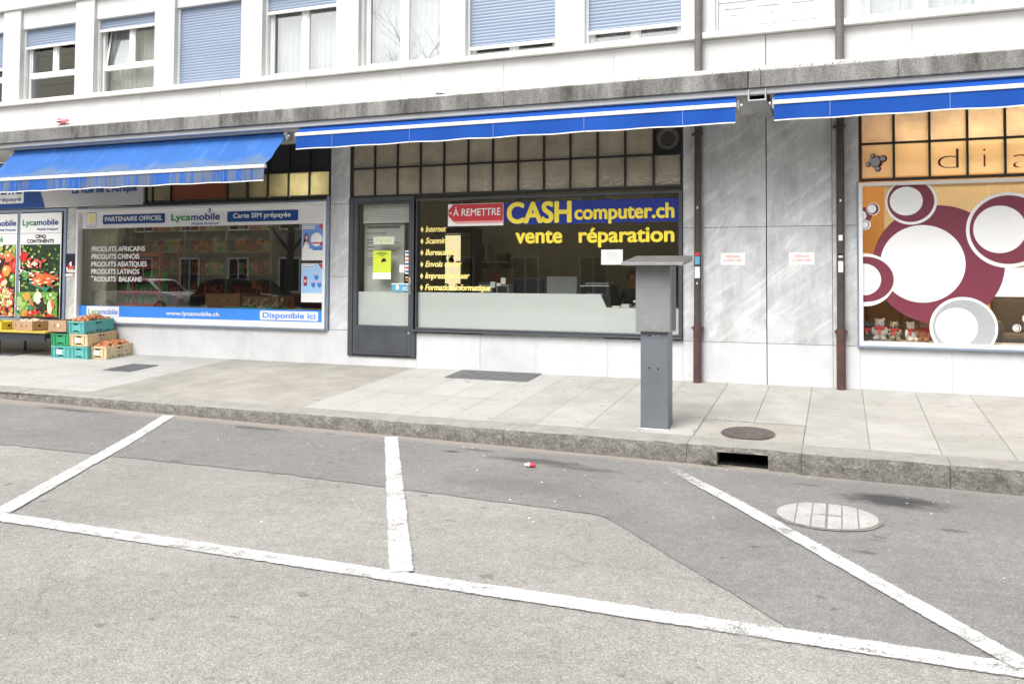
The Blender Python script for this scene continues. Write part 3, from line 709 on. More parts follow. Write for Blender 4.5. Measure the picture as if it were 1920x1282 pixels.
def heart(cx, cz, s, yy, m, w_=.012):
    pts = [(-.02 * s, -.5), (-.42, -.1), (-.5, .3), (-.3, .52), (-.08, .42), (0, .28), (.08, .42), (.3, .52), (.5, .3), (.42, -.1), (.1, -.45)]
    pts = [(cx + p[0] * s * .55, cz + p[1] * s) for p in pts]
    for a_, b_ in zip(pts, pts[1:]):
        dx, dz = b_[0] - a_[0], b_[1] - a_[1]; L = math.hypot(dx, dz) or 1; nx, nz = -dz / L * w_ / 2, dx / L * w_ / 2
        mb.flat([(a_[0] - nx, a_[1] - nz), (b_[0] - nx, b_[1] - nz), (b_[0] + nx, b_[1] + nz), (a_[0] + nx, a_[1] + nz)], yy, m)
mb = MB(); heart(-8.665, 2.165, .06, y - .004, 0); mb.build('heart_mark', I_NAVY, SW)
mb = MB(); mb.rect(-11.196, -6.664, .565, .728, y); mb.build('blue_band', I_SKY, SW)
mb = MB(); mb.rect(-11.196, -6.664, .523, .563, y); mb.build('white_band', I_WHITE, SW)
plates(SW, 'band_plate', [(lambda m: m.rect(-11.04, -10.375, .567, .722, y - .003), I_WHITE), (lambda m: m.rrect(-7.74, -6.76, .580, .708, y - .003, .02), I_WHITE)])
letters(SW, 'lettering', [('Lyca', -11.0, -10.76, .60, .68, y - .005, .01)], I_GREEN)
letters(SW, 'lettering', [('mobile', -10.75, -10.40, .60, .68, y - .005, .02), ('Disponible ici', -7.69, -6.80, .61, .685, y - .005, .03)], I_SKY)
letters(SW, 'lettering', [('www.lycamobile.ch', -9.45, -8.46, .612, .670, y - .004, .035)], I_WHITE)
for k, (t, x1) in enumerate((('PRODUITS AFRICAINS', -9.885), ('PRODUITS CHINOIS', -9.995), ('PRODUITS ASIATIQUES', -9.845), ('PRODUITS LATINOS', -9.99), ('RODUITS  BALKANS', -9.94))):
    z = 1.578 - .117 * k
    letters(SW, 'lettering', [(t, -10.965 if k < 4 else -10.90, x1, z, z + .072, y, .03)], I_WHITE)
mb = MB(); mb.flat([(-10.96, 1.178), (-10.945, 1.163), (-10.92, 1.185), (-10.93, 1.198), (-10.945, 1.19), (-10.957, 1.196)], y); mb.build('torn_letter', I_WHITE, SW)
mb = MB(); mb.box(-11.6, -10.93, .28, .5, .12, 3.05); mb.build('inner_pillar', WALL_CREAM, B, bevel=.004)
# transom lights over the grocery
def transom(x0, x1, z0, z1, xs, zs, matfun, label=None, lam=.022):
    mb = MB(); mb.frame(x0, x1, z0, z1, .03, -.0, .06)
    for x in xs[1:-1]: mb.box(x - lam / 2, x + lam / 2, .004, .055, z0 + .03, z1 - .03)
    for z in zs[1:-1]: mb.box(x0 + .03, x1 - .03, .002, .057, z - lam / 2, z + lam / 2)
    t = mb.build('transom_window', FR_BLACK, B)
    if label: t['label'] = label
    for j in range(len(zs) - 1):
        for i in range(len(xs) - 1):
            mt = matfun(i, j)
            if mt is None: continue
            q = MB(); q.rect(xs[i] + .008, xs[i + 1] - .008, zs[j] + .008, zs[j + 1] - .008, .03); q.build('pane', mt, t)
    return t
xs = [-9.89, -9.76, -9.405, -8.355, -7.995, -7.637, -7.285, -6.935, -6.585]
transom(-9.90, -6.575, 2.29, 3.07, [xs[0]] + xs[2 - 1:], [2.335, 2.672, 3.05], lambda i, j: DARK if j else (I_BROWN if i == 2 else HAM_YEL), 'black framed transom with small yellow hammered panes and one brown panel')
# door leaf with posters, left of the grocery window
mb = MB(); mb.frame(-13.45, -12.515, .46, 2.27, .05, -.02, .06); mb.frame(-12.513, -11.48, .46, 2.27, .05, -.02, .06, 0, .05); mb.box(-14.28, -13.453, -.02, .06, .46, 2.27); mb.build('panel_frame', FR_BLUE, B, bevel=.003)
mb = MB(); mb.box(-14.28, -11.242, .062, .09, .44, 3.07); mb.build('panel_back', FR_BLUE, B)

# --- computer shopfront
mb = MB(); mb.frame(-5.258, -1.717, .505, 2.235, .045, -.03, .07, 0, .03, .035)
CW = mb.build('shop_window', FR_DARK, B, bevel=.004); CW['label'] = 'computer shop window with yellow lettering and a frosted lower band'
mb = MB(); mb.box(-5.262, -1.717, -.055, .06, .478, .502); mb.build('window_ledge', FR_DARK, CW, bevel=.004)
mb = MB(); mb.rect(-5.213, -1.762, .535, 2.2, .02); mb.build('pane', GLASS, CW)
mb = MB(); mb.flat([(-5.212, .536), (-1.763, .536), (-1.763, .832), (-2.64, .832), (-2.72, .998), (-5.212, .998)], .026); mb.build('frosted_film', FROST, CW)
y = .016
mb = MB(); pts = []
for k in range(56): pts.append((-3.985 + 2.225 * k / 55, (1.872 if k < 16 else 1.868) + .035 * (k < 3) + rnd.uniform(-.012, .012)))
for k in range(56): pts.append((-1.76 - 2.225 * k / 55, 2.152 + rnd.uniform(-.010, .008)))
mb.flat(pts, y); mb.build('blue_ground', I_ROYAL, CW)
letters(CW, 'lettering', [('CASH', -3.95, -3.085, 1.892, 2.14, y - .004, .04), ('computer.ch', -3.05, -1.815, 1.92, 2.09, y - .004, .035), ('vente', -3.83, -3.205, 1.635, 1.82, y - .004, .035), ('réparation', -2.995, -1.815, 1.635, 1.81, y - .004, .035)], I_YEL)
for k, (t, x1) in enumerate((('Internet', -4.80), ('Scanning', -4.745), ('Bureautique', -4.63), ('Envois de fax', -4.575), ('Impression laser', -4.46), ('Formation informatique', -4.165))):
    z = 1.795 - .1535 * k; letters(CW, 'lettering', [(t, -5.105, x1, z, z + .074, y - .004, .034, .28)], I_GOLD)
    c = z + .03; mb = MB(); mb.flat([(-5.178, c), (-5.155, c - .04), (-5.132, c), (-5.155, c + .04)], y - .004); mb.build('diamond_mark', I_GOLD, CW)
mb = MB(); mb.rect(-1.875, -1.835, .68, 1.27, y - .004, 0)
for k in range(9): mb.rect(-1.870, -1.840, .70 + .062 * k, .735 + .062 * k, y - .006, 1 + k % 3)
mb.build('sticker_strip', [I_WHITE, I_NAVY, I_GREEN, I_TEAL], CW)
# door
mb = MB(); mb.box(-6.258, -6.185, -.03, .07, .134, 2.27); mb.box(-5.285, -5.222, -.03, .07, .134, 2.235); mb.box(-6.185, -5.262, -.028, .068, 2.212, 2.27); DO = mb.build('shop_door', FR_DARK, B, bevel=.004)
DO['label'] = 'slate grey door half glazed with a frosted strip and a solid kick panel'
mb = MB(); mb.box(-6.18, -6.125, -.022, .045, .15, 2.207); mb.box(-5.335, -5.29, -.022, .045, .15, 2.207); mb.box(-6.125, -5.335, -.02, .043, .15, .545); mb.box(-6.125, -5.335, -.02, .043, 2.185, 2.205); mb.build('door_leaf', FR_DARK, DO, bevel=.003)
mb = MB(); mb.frame(-6.1, -5.36, .19, .50, .012, -.026, -.02); mb.build('kick_panel', FR_DARK, DO)
mb = MB(); mb.rect(-6.125, -5.335, .547, 2.185, .015); mb.build('pane', GLASS, DO)
mb = MB(); mb.rect(-6.124, -5.336, .548, .998, .021); mb.build('frosted_film', FROST, DO)
mb = MB(); mb.box(-5.328, -5.297, -.028, -.02, .965, 1.19); mb.cyl((-5.312, -.03, 1.09), (-5.312, -.075, 1.09), .011, n=10); mb.cyl((-5.312, -.07, 1.09), (-5.312, -.07, 1.0), .012, n=10); mb.cyl((-5.312, -.02, 1.01), (-5.312, -.035, 1.01), .01, n=10); mb.build('handle', GREY_AL, DO, bevel=.002)
mb = MB(); mb.cyl((-5.318, -.02, .455), (-5.318, -.032, .455), .017, n=14); mb.build('lock', GREY_AL, DO)
mb = MB(); mb.box(-6.18, -5.24, -.02, .05, .128, .146); mb.build('threshold', FR_BLACK, DO)
xs = [-6.228 + k * .34685 for k in range(14)]
transom(-6.258, -1.717, 2.27, 3.07, xs, [2.30, 2.672, 3.045], lambda i, j: (DARK if (i == 12 and j == 1) else HAM_TAN), 'long dark framed transom of tan hammered panes over the computer shop')
TC = [o for o in B.children if o.name.startswith('transom_window')][-1]
mb = MB()
for k in range(28):
    a0_, a1_ = 2 * math.pi * k / 28, 2 * math.pi * (k + 1) / 28
    for r0, r1, ya, yb2 in ((.10, .135, .0, .0), (.085, .10, .012, .0)): mb.poly([(-1.892 + r0 * math.cos(a0_), ya, 2.86 + r0 * math.sin(a0_)), (-1.892 + r0 * math.cos(a1_), ya, 2.86 + r0 * math.sin(a1_)), (-1.892 + r1 * math.cos(a1_), yb2, 2.86 + r1 * math.sin(a1_)), (-1.892 + r1 * math.cos(a0_), yb2, 2.86 + r1 * math.sin(a0_))])
for k in range(7): mb.box(-1.99 + .012 * (k == 0 or k == 6), -1.794 - .012 * (k == 0 or k == 6), .012, .02, 2.79 + .022 * k, 2.80 + .022 * k)
mb.build('ventilator_grille', pbr('brown_ventilator', (.10, .085, .07), .5), TC)
# --- salon shopfront
mb = MB(); mb.frame(.20, 4.79, .478, 2.245, .04, -.045, .06, 0, .042, .035); DW = mb.build('shop_window', WHITE_AL, B, bevel=.003); DW['label'] = 'salon window covered in plum, white and grey circles on orange'
mb = MB(); mb.box(.19, 4.8, -.05, .06, .455, .476); mb.box(.182, .198, -.03, .06, .455, 2.26); mb.build('outer_frame', FR_BLUE, DW, bevel=.003)
mb = MB(); mb.rect(.24, 4.75, .52, 2.21, .02); mb.build('pane', GLASS, DW)
ORF = bpy.data.materials.new('orange_film'); ORF.use_nodes = True; n = ORF.node_tree; n.nodes.clear()
o_ = n.nodes.new('ShaderNodeOutputMaterial'); a_ = n.nodes.new('ShaderNodeBsdfDiffuse'); b_ = n.nodes.new('ShaderNodeBsdfTranslucent'); c_ = n.nodes.new('ShaderNodeMixShader')
for q in (a_, b_): q.inputs[0].default_value = (.93, .74, .46, 1)
c_.inputs[0].default_value = .35; n.links.new(a_.outputs[0], c_.inputs[1]); n.links.new(b_.outputs[0], c_.inputs[2]); n.links.new(c_.outputs[0], o_.inputs[0])
CL = (.241, 4.749, .521, 2.209); yb = .016
mb = MB(); mb.flat([(.46, 1.62), (.9, 1.40), (1.5, 1.02), (2.6, 1.02), (2.6, 2.209), (.46, 2.209)], .026); mb.build('orange_film', ORF, DW)
def bubble(*ds):
    mb = MB()
    for k, (cx, cz, rx, rz_, m) in enumerate(ds): mb.disc(cx, cz, rx, rz_, yb - .0012 * k - b_off[0], m, 72, CL)
    b_off[0] += .0006; mb.build('circle_graphic', [I_PLUM, I_WHITE, I_GREY], DW)
b_off = [0.0]
mb = MB(); mb.rect(1.2, 3.4, 1.022, 1.32, yb + .001); mb.build('white_film', I_WHITE, DW)
bubble((.970, 1.356, .632, .629, 0), (.827, 1.363, .412, .414, 1))
b_off[0] = .0014
bubble((.725, 2.033, .253, .250, 1), (.721, 2.036, .229, .224, 0), (.677, 2.038, .162, .155, 1))
bubble((1.631, 1.712, .385, .392, 1), (1.635, 1.715, .356, .356, 0), (1.556, 1.719, .243, .247, 1))
bubble((.257, 1.189, .300, .288, 1), (.266, 1.195, .282, .247, 0), (.247, 1.193, .175, .173, 1))
bubble((1.211, .692, .320, .321, 1), (1.214, .691, .293, .293, 2), (1.146, .698, .200, .201, 1))
bubble((.261, 1.90, .081, .082, 0), (.22, 1.89, .06, .06, 1)); bubble((.348, 1.961, .066, .068, 1), (.346, 1.961, .058, .060, 0), (.337, 1.963, .043, .047, 1)); bubble((.271, 1.789, .054, .053, 1), (.268, 1.789, .045, .045, 2), (.262, 1.789, .032, .034, 1))
bubble((1.80, .80, .05, .05, 1), (1.80, .80, .04, .04, 0), (1.79, .80, .028, .028, 1)); bubble((1.70, .70, .038, .038, 1), (1.70, .70, .030, .030, 0), (1.695, .70, .022, .022, 1))
xs = [.225, .561, .91, 1.269, 1.618, 1.967, 2.316, 2.665, 3.014, 3.363, 3.712, 4.061, 4.41, 4.765]
TD = transom(.21, 4.79, 2.265, 3.07, xs, [2.305, 2.675, 3.045], lambda i, j: HAM_ORG if j else ORF, 'orange lit transom with wide spaced letters over the salon')
mb = MB(); y = .006
letters(TD, 'lettering', [('d', .985, 1.185, 2.37, 2.585, y, -.022), ('i', 1.414, 1.437, 2.37, 2.585, y, -.022), ('a', 1.685, 1.87, 2.35, 2.57, y, -.022)], I_PLUMD); mb = MB()
mb.disc(.385, 2.475, .066, .068, y + .001, 0); mb.disc(.365, 2.481, .055, .058, y, 1)
for cx, cz, r in ((.454, 2.506, .040), (.350, 2.541, .027), (.303, 2.449, .029), (.399, 2.398, .034)): mb.disc(cx, cz, r, r, y - .001, 0); mb.disc(cx - .006, cz + .002, r * .66, r * .66, y - .002, 1)
mb.build('bubble_logo', [I_PLUMD, I_GREY], TD)

# ------------------------------------------------------------------ awnings
SEAM = pbr('pale_blue_seam', (.16, .27, .6), .7)
def awning(label, x0, x1, retracted, mats, nseam):
    t = thing('awning', label, 'awning', ((x0 + x1) / 2, -.9, 3.05), 'blue awnings under the canopy edge')
    cloth, val, hem = mats
    if retracted: yb_, zb_, zv = -1.0, 2.995, 2.807; yr, zr_ = -.87, 3.015
    else: yb_, zb_, zv = -1.28, 2.572, 2.388; yr, zr_ = -.84, 3.02
    mb = MB(); mb.cyl((x0, yr + .02, zr_), (x1, yr + .02, zr_), .052, n=20); mb.build('roller', cloth, t, smooth=False)
    # cloth from roller to bar, slightly slack
    mb = MB(); N = 80; K = 10
    for i in range(N + 1):
        u = i / N; x = x0 + (x1 - x0) * u
        for j in range(K + 1):
            s_ = j / K; ys_, zs_ = (-.925, 3.10) if retracted else (yr - .034, zr_ - .012); y = ys_ + (yb_ - ys_) * s_; z = zs_ + (zb_ + .025 - zs_) * s_
            sag = .02 * math.sin(math.pi * s_) * (0.25 if retracted else 1); rip = 0 if retracted else .012 * math.sin(math.pi * s_) * math.sin(u * 31 + s_ * 7) + .006 * math.sin(u * 77 + s_ * 13) * s_ * (1 - s_) * 4
            mb.v.append((x, y, z - sag + rip))
    for i in range(N):
        for j in range(K): o = i * (K + 1) + j; mb.f.append((o, o + 1, o + K + 2, o + K + 1)); mb.m.append(0)
    mb.build('cloth', cloth, t, smooth=True)
    mb = MB(); mb.prism([(yb_ - .022, zb_ - .022), (yb_ - .026, zb_), (yb_ - .022, zb_ + .022), (yb_ + .02, zb_ + .025), (yb_ + .024, zb_ - .022)], x0 - .01, x1 + .01, 'x'); mb.build('front_bar', BAR, t, bevel=.003)
    # valance: pleated slightly, white hem
    mb = MB(); hm = MB(); N = 160
    for i in range(N + 1):
        u = i / N; x = x0 + (x1 - x0) * u; am = .007 if retracted else .011
        for j in range(5):
            s_ = j / 4; y = yb_ - .012 + am * s_ * math.sin(u * 41 + 2 * math.sin(u * 13)) - .0; z = zb_ - .02 + (zv + .008 - zb_ + .02) * s_ + (.004 * math.sin(u * 47) * s_)
            mb.v.append((x, y, z))
        hm.v += [(x, y - .0015, z + .001), (x, y - .0015, z - .012)]
    for i in range(N):
        for j in range(4): o = i * 5 + j; mb.f.append((o, o + 1, o + 6, o + 5)); mb.m.append(0)
        hm.f.append((2 * i, 2 * i + 1, 2 * i + 3, 2 * i + 2)); hm.m.append(0)
    v = mb.build('valance', val, t, smooth=True); hm.build('hem', hem, v)
    plates(v, 'seam', [(lambda m, x=x0 + (x1 - x0) * (k + .5) / nseam: m.box(x - .003, x + .003, yb_ - .024, yb_ - .0225, zv, zb_ - .02), SEAM) for k in range(nseam)])
    # folding arms and end brackets
    for sx, xe in ((1, x0), (-1, x1)):
        mb = MB(); mb.box(xe - .03, xe + .03, yr - .03, yr + .1, zr_ - .06, zr_ + .06); mb.cyl((xe - .035 * sx, yr, zr_), (xe - .06 * sx, yr, zr_ - .01), .03, n=12); mb.build('end_bracket', GREY_AL, t, bevel=.004)
        mb = MB(); e = (xe + .25 * sx, yr + .06, zr_ - .05)
        if retracted: mb.tube([e, (xe + 1.1 * sx, yr + .02, zr_ - .04), (xe + .3 * sx, yb_ + .04, zb_ - .0)], .017)
        else: mb.tube([e, (xe + .75 * sx, (yr + yb_) / 2, (zr_ + zb_) / 2 - .05), (xe + .25 * sx, yb_ + .03, zb_)], .018)
        mb.build('folding_arm', GREY_AL, t)
    return t
awning('blue awning let halfway down over the grocery, dirty and streaked', -11.62, -6.70, False, (BLUE_S, BLUE_D, HEM), 4)
awning('long blue awning rolled in above the computer shop', -6.435, -.997, True, (BLUE, BLUE, HEM), 5)
awning('blue awning rolled in above the salon with the circles', -.612, 4.75, True, (BLUE, BLUE, HEM), 5)

# ------------------------------------------------------------------ drainpipes
PIPE_U = pbr('weathered_grey_pipe', (.125, .114, .107), .6, .2, 5, .1); PIPE_M = pbr('dark_brown_pipe', (.062, .05, .044), .5, .25, 6, .08); PIPE_L = pbr('red_brown_iron', (.085, .038, .036), .5, .25, 8, .1)
def downpipe(label, xb, xt, stickers):
    y = -.068; t = thing('drainpipe', label, 'drainpipe', (xb, y, 0), 'drainpipes on the marble wall')
    def at(z): return xb + (xt - xb) * z / 5.5
    mb = MB(); mb.cyl((at(3.36), y, 3.36), (at(5.6), y, 5.6), .046, n=20, cap=False); mb.build('upper_pipe', PIPE_U, t, smooth=True)
    mb = MB(); mb.cyl((at(.6), y, .6), (at(3.1), y, 3.1), .042, n=20, cap=False); mb.build('pipe', PIPE_M, t, smooth=True)
    mb = MB(); mb.cyl((at(0), y, -.03), (at(.62), y, .62), .048, n=20); mb.cyl((at(.6), y, .6), (at(.64), y, .645), .054, n=20); mb.box(at(.6) - .068, at(.6) + .068, y - .02, y + .06, .612, .632); mb.build('base_pipe', PIPE_L, t)
    for z in (2.86, 4.62):
        mb = MB(); mb.cyl((at(z), y, z), (at(z), y, z + .03), .053, n=20); mb.box(at(z) - .075, at(z) - .04, y - .01, y + .06, z + .004, z + .026); mb.build('pipe_clamp', PIPE_U if z > 3.3 else PIPE_M, t)
    for (z0, z1, wd, mt) in stickers:
        mb = MB(); n = 8; rr = .0432; c = at((z0 + z1) / 2)
        for k in range(n):
            a0 = -math.pi / 2 - wd + 2 * wd * k / n; a1 = -math.pi / 2 - wd + 2 * wd * (k + 1) / n
            mb.poly([(c + rr * math.cos(a0), y + rr * math.sin(a0), z0), (c + rr * math.cos(a1), y + rr * math.sin(a1), z0), (c + rr * math.cos(a1), y + rr * math.sin(a1), z1), (c + rr * math.cos(a0), y + rr * math.sin(a0), z1)])
        mb.build('sticker', mt, t)
    return t
downpipe('brown drainpipe with a red and a blue sticker, nearer the computer shop', -1.538, -1.512, [(1.46, 1.495, .75, I_RED), (1.36, 1.45, .7, I_TEAL), (1.20, 1.33, .75, I_PAPER), (1.13, 1.15, .15, I_PAPER), (2.0, 2.03, .15, I_PAPER)])
downpipe('brown drainpipe with torn white stickers, beside the salon window', .012, .024, [(1.615, 1.675, .5, I_PAPER), (1.45, 1.475, .5, I_BLACK), (1.43, 1.45, .5, I_PAPER), (1.27, 1.39, .6, I_PAPER), (2.04, 2.065, .22, I_PAPER)])
# ------------------------------------------------------------------ parking ticket machine
STEEL = pbr('brushed_grey_steel', (.235, .236, .238), .5, .16, 3.5, .05, 60, metal=.1); STEEL_P = pbr('blue_grey_pedestal', (.145, .16, .182), .45, .12, 3, .04, metal=.1); STEEL_D = pbr('dark_roof_sheet', (.12, .115, .112), .55, .25, 6, .1)
T = thing('ticket_machine', 'grey steel parking ticket machine without writing on a narrow pedestal, on the pavement edge', 'ticket machine', (-1.56, -2.3, -.165))
mb = MB(); mb.box(-1.69, -1.44, -2.385, -2.16, -.168, .705); mb.box(-1.70, -1.692, -2.30, -2.2, .28, .69); p_ = mb.build('pedestal', STEEL_P, T, bevel=.006)
mb = MB()
for x_, z_ in ((-1.61, .375), (-1.53, .372)): mb.cyl((x_, -2.384, z_), (x_, -2.387, z_), .008, n=12)
mb.cyl((-1.61, -2.384, .668), (-1.61, -2.387, .668), .008, n=12); mb.build('screw_hole', HOLE, p_)
mb = MB(); mb.cyl((-1.57, -2.384, .666), (-1.57, -2.389, .666), .008, n=12); mb.cyl((-1.53, -2.384, .664), (-1.53, -2.389, .664), .008, n=12); mb.build('screw', GREY_AL, p_)
mb = MB(); mb.box(-1.71, -1.425, -2.405, -2.14, -.178, -.163); mb.build('base_plate', GREY_AL, T, bevel=.003)
mb = MB(); mb.box(-1.728, -1.412, -2.42, -2.13, .702, 1.30); h_ = mb.build('cabinet', STEEL, T, bevel=.007)
mb = MB(); mb.box(-1.668, -1.49, -2.4235, -2.42, 1.105, 1.215); mb.build('blank_plate', STEEL, h_, bevel=.002)
mb = MB(); mb.box(-1.42, -1.4105, -2.36, -2.15, .72, 1.28); mb.build('side_door', STEEL_D, h_, bevel=.003)
mb = MB(); v = [(-1.832, -2.56, 1.298), (-1.272, -2.56, 1.298), (-1.272, -2.08, 1.345), (-1.80, -2.08, 1.345), (-1.832, -2.56, 1.328), (-1.272, -2.56, 1.328), (-1.262, -2.08, 1.40), (-1.80, -2.08, 1.40)]
mb.v = v; mb.f = [(0, 3, 2, 1), (4, 5, 6, 7), (0, 1, 5, 4), (1, 2, 6, 5), (2, 3, 7, 6), (3, 0, 4, 7)]; mb.m = [0, 1, 0, 0, 0, 0]
mb.build('hood', [STEEL, STEEL_D], T, bevel=.005)

# ------------------------------------------------------------------ covers and gratings
IRON = pbr('cast_iron', (.085, .072, .068), .6, .3, 14, .2, 90)
def on_pave(x, y, d=0.0): return (x, y, pz(y) + d)
t = thing('manhole_cover', 'round brown iron manhole cover on the pavement above the kerb inlet', 'manhole cover', on_pave(-.752, -2.335, 0), 'manhole covers')
mb = MB(); n_ = 48; tops = []
def ringp(r, k, d): a = 2 * math.pi * k / n_; xx_, yy_ = -.752 + r * math.cos(a), -2.335 + r * math.sin(a); return on_pave(xx_, yy_, d)
rs = [.002] + [.02 + .0128 * i for i in range(16)] + [.222]
for i, r in enumerate(rs):
    for k in range(n_): mb.v.append(ringp(r, k, .012 if i % 2 else .007))
for i in range(len(rs) - 1):
    for k in range(n_): mb.f.append((i * n_ + k, i * n_ + (k + 1) % n_, (i + 1) * n_ + (k + 1) % n_, (i + 1) * n_ + k)); mb.m.append(0)
mb.build('lid', IRON, t)
mb = MB()
for k in range(n_): mb.poly([ringp(.222, k, .006), ringp(.222, k + 1, .006), ringp(.233, k + 1, .006), ringp(.233, k, .006)])
mb.build('rim', JOINT, t)
def grate(label, x0, x1, y0, y1, ang, name='pavement_grate', step=.022):
    t = thing(name, label, 'grate', on_pave((x0 + x1) / 2, (y0 + y1) / 2), 'pavement gratings')
    mb = MB(); mb.poly([on_pave(x0, y0, .002), on_pave(x1, y0, .002), on_pave(x1, y1, .002), on_pave(x0, y1, .002)]); mb.build('pit', HOLE, t)
    mb = MB(); k = int((x1 - x0) / step)
    def bar(a, b, c, d): 
        for (xa, xb, ya, yb2) in ((a, b, c, d),):
            mb.v += [on_pave(xa, ya, .004), on_pave(xb, ya, .004), on_pave(xb, yb2, .004), on_pave(xa, yb2, .004), on_pave(xa, ya, .012), on_pave(xb, ya, .012), on_pave(xb, yb2, .012), on_pave(xa, yb2, .012)]
            i = len(mb.v) - 8
            for q in ((4, 5, 6, 7), (0, 1, 5, 4), (1, 2, 6, 5), (2, 3, 7, 6), (3, 0, 4, 7)): mb.f.append(tuple(i + z for z in q)); mb.m.append(0)
    for i in range(k + 1): xx_ = x0 + (x1 - x0) * i / k; bar(xx_ - .005, xx_ + .005, y0, y1)
    kk = int((y1 - y0) / .07)
    for i in range(kk + 1): yy_ = y0 + (y1 - y0) * i / kk; bar(x0, x1, yy_ - .006, yy_ + .006)
    mb.build('grille', IRON if 'rusty' in label else pbr('galvanised_grate', (.25, .255, .26), .5, .2, 8, metal=.5), t)
grate('grey grating let into the pale slabs under the computer shop window', -4.53, -3.46, -.555, -.03, 0)
grate('dark iron grating in the pavement in front of the onion crates', -9.30, -8.85, -1.27, -.76, 0)
grate('dark iron grating in the pavement under the yellow bench', -12.5, -11.85, -.62, -.05, 0)
# road cover: split round lid with pale concrete panels
t = thing('manhole_cover', 'pale round manhole cover of joined segments in the road next to the white bay line', 'manhole cover', (-.085, -4.22, rz(-.085, -4.22)), 'manhole covers')
PALE_C = pbr('pale_road_cover', (.36, .352, .34), .8, .14, 7, .15, 110); cz_ = rz(-.08, -4.22)
mb = MB(); r_ = .305; nn_ = 40; cx_, cy_ = -.085, -4.215
cuts = [-.305, -.185, -.09, -.006, .006, .09, .185, .305]
def chord(x): return math.sqrt(max(0, r_ * r_ - x * x))
def seg(xa, xb, lo=None, hi=None):
    xsb = [xa + (xb - xa) * i / 8 for i in range(9)]
    up = [(cx_ + q, cy_ + (min(chord(q), hi) if hi is not None else chord(q)), cz_ + .0122) for q in xsb]; dn = [(cx_ + q, cy_ + (max(-chord(q), lo) if lo is not None else -chord(q)), cz_ + .0122) for q in xsb]
    for i in range(8): mb.poly([dn[i], dn[i + 1], up[i + 1], up[i]])
gp = .004
for a, b in ((-.305, -.185), (-.185, -.09), (.09, .185), (.185, .305)): seg(a + gp, b - gp)
for a, b in ((-.09, -.004), (.004, .09)): seg(a + gp, b - gp, lo=.014); seg(a + gp, b - gp, hi=-.0)
mb.build('lid', PALE_C, t)
mb = MB(); pts = [(cx_ + (r_ + .03 + rnd.uniform(-.008, .008)) * math.cos(2 * math.pi * k / 48), cy_ + (r_ + .03 + rnd.uniform(-.008, .008)) * math.sin(2 * math.pi * k / 48), cz_ + .0095) for k in range(48)]; mb.poly(pts); mb.build('rim', pbr('cover_seat', (.19, .17, .15), .85, .25, 12, .2, 90), t)

# ------------------------------------------------------------------ litter
def crumple(name, label, c, sx, sy, sz, mats, seed):
    q = random.Random(seed); mb = MB(); i0 = 0; seg_, ring_ = 12, 7
    mb.ball(c, sx, sy, sz, 0, seg_, ring_)
    mb.v = [(c[0] + (v[0] - c[0]) * q.uniform(.75, 1.2), c[1] + (v[1] - c[1]) * q.uniform(.75, 1.2), max(c[2] - sz * .95, c[2] + (v[2] - c[2]) * q.uniform(.7, 1.25))) for v in mb.v]
    for k in range(len(mb.f)): 
        xm = sum(mb.v[z][0] for z in mb.f[k]) / len(mb.f[k]); mb.m[k] = 1 if xm > c[0] - sx * .15 else (2 if len(mats) > 2 and q.random() < .25 else 0)
    o = mb.build(name, mats); tag(o, label, 'litter'); return o
L_ = I_PAPER
crumple('crushed_packet', 'crushed red and white cigarette packet on the road by the middle bay line', (-2.32, -3.57, rz(-2.32, -3.57) + .022), .05, .026, .016, [I_PAPER, I_RED, I_PALE], 3)
crumple('plastic_bottle', 'crushed red and white plastic bottle on top of the canopy ledge', (-10.55, -.93, 3.445), .12, .05, .045, [I_RED, I_FADE, I_PAPER], 5)
crumple('plastic_wrapper', 'pale blue wrapper with a yellow end on the canopy ledge', (-4.45, -.94, 3.40), .07, .02, .013, [I_PALE, I_PAPER, I_YEL], 8)
GRIT = pbr('paper_scrap', (.7, .69, .66), .8)
mb = MB()
for k in range(150):
    if k < 100: x_ = rnd.uniform(-9, 2.5); y_ = -2.8 - abs(rnd.gauss(0, .8))
    else: x_ = rnd.uniform(-6, 2); y_ = rnd.uniform(-6, -3)
    r_ = rnd.uniform(.003, .011); a = rnd.uniform(0, 6); z_ = rz(x_, y_) + .011
    mb.poly([(x_ + r_ * math.cos(a + q) * rnd.uniform(.6, 1.2), y_ + r_ * math.sin(a + q) * rnd.uniform(.6, 1.2), z_ + rnd.uniform(0, .003)) for q in (0, 1.5, 3.1, 4.6)])
g_ = mb.build('grit', GRIT, base=False); g_['kind'] = 'stuff'
# moss and dead leaves caught at the inlet and in the joint
mb = MB(); MOSS = pbr('moss', (.10, .105, .05), .9, .4, 30)
for k in range(240):
    u = rnd.random()
    if k < 110: x_, y_, z_ = -.98 + rnd.gauss(0, .06), -2.845 - abs(rnd.gauss(0, .02)), rz(-1, -2.84) + abs(rnd.gauss(0, .012)) + .006
    elif k < 190: x_, y_ = -1.20 + .015 * math.sin(u * 20) + rnd.gauss(0, .004), -1.9 - u * .85; z_ = pz(y_) + .004
    else: x_ = -1.19 + u * .5; y_ = -1.893 + rnd.gauss(0, .004); z_ = pz(y_) + .004
    r_ = rnd.uniform(.004, .013) if k < 110 else rnd.uniform(.002, .006); a = rnd.uniform(0, 6)
    mb.poly([(x_ + r_ * math.cos(a), y_ + r_ * math.sin(a), z_), (x_ + r_ * math.cos(a + 2), y_ + r_ * math.sin(a + 2), z_ + rnd.uniform(0, .006)), (x_ + r_ * math.cos(a + 4), y_ + r_ * math.sin(a + 4), z_)])
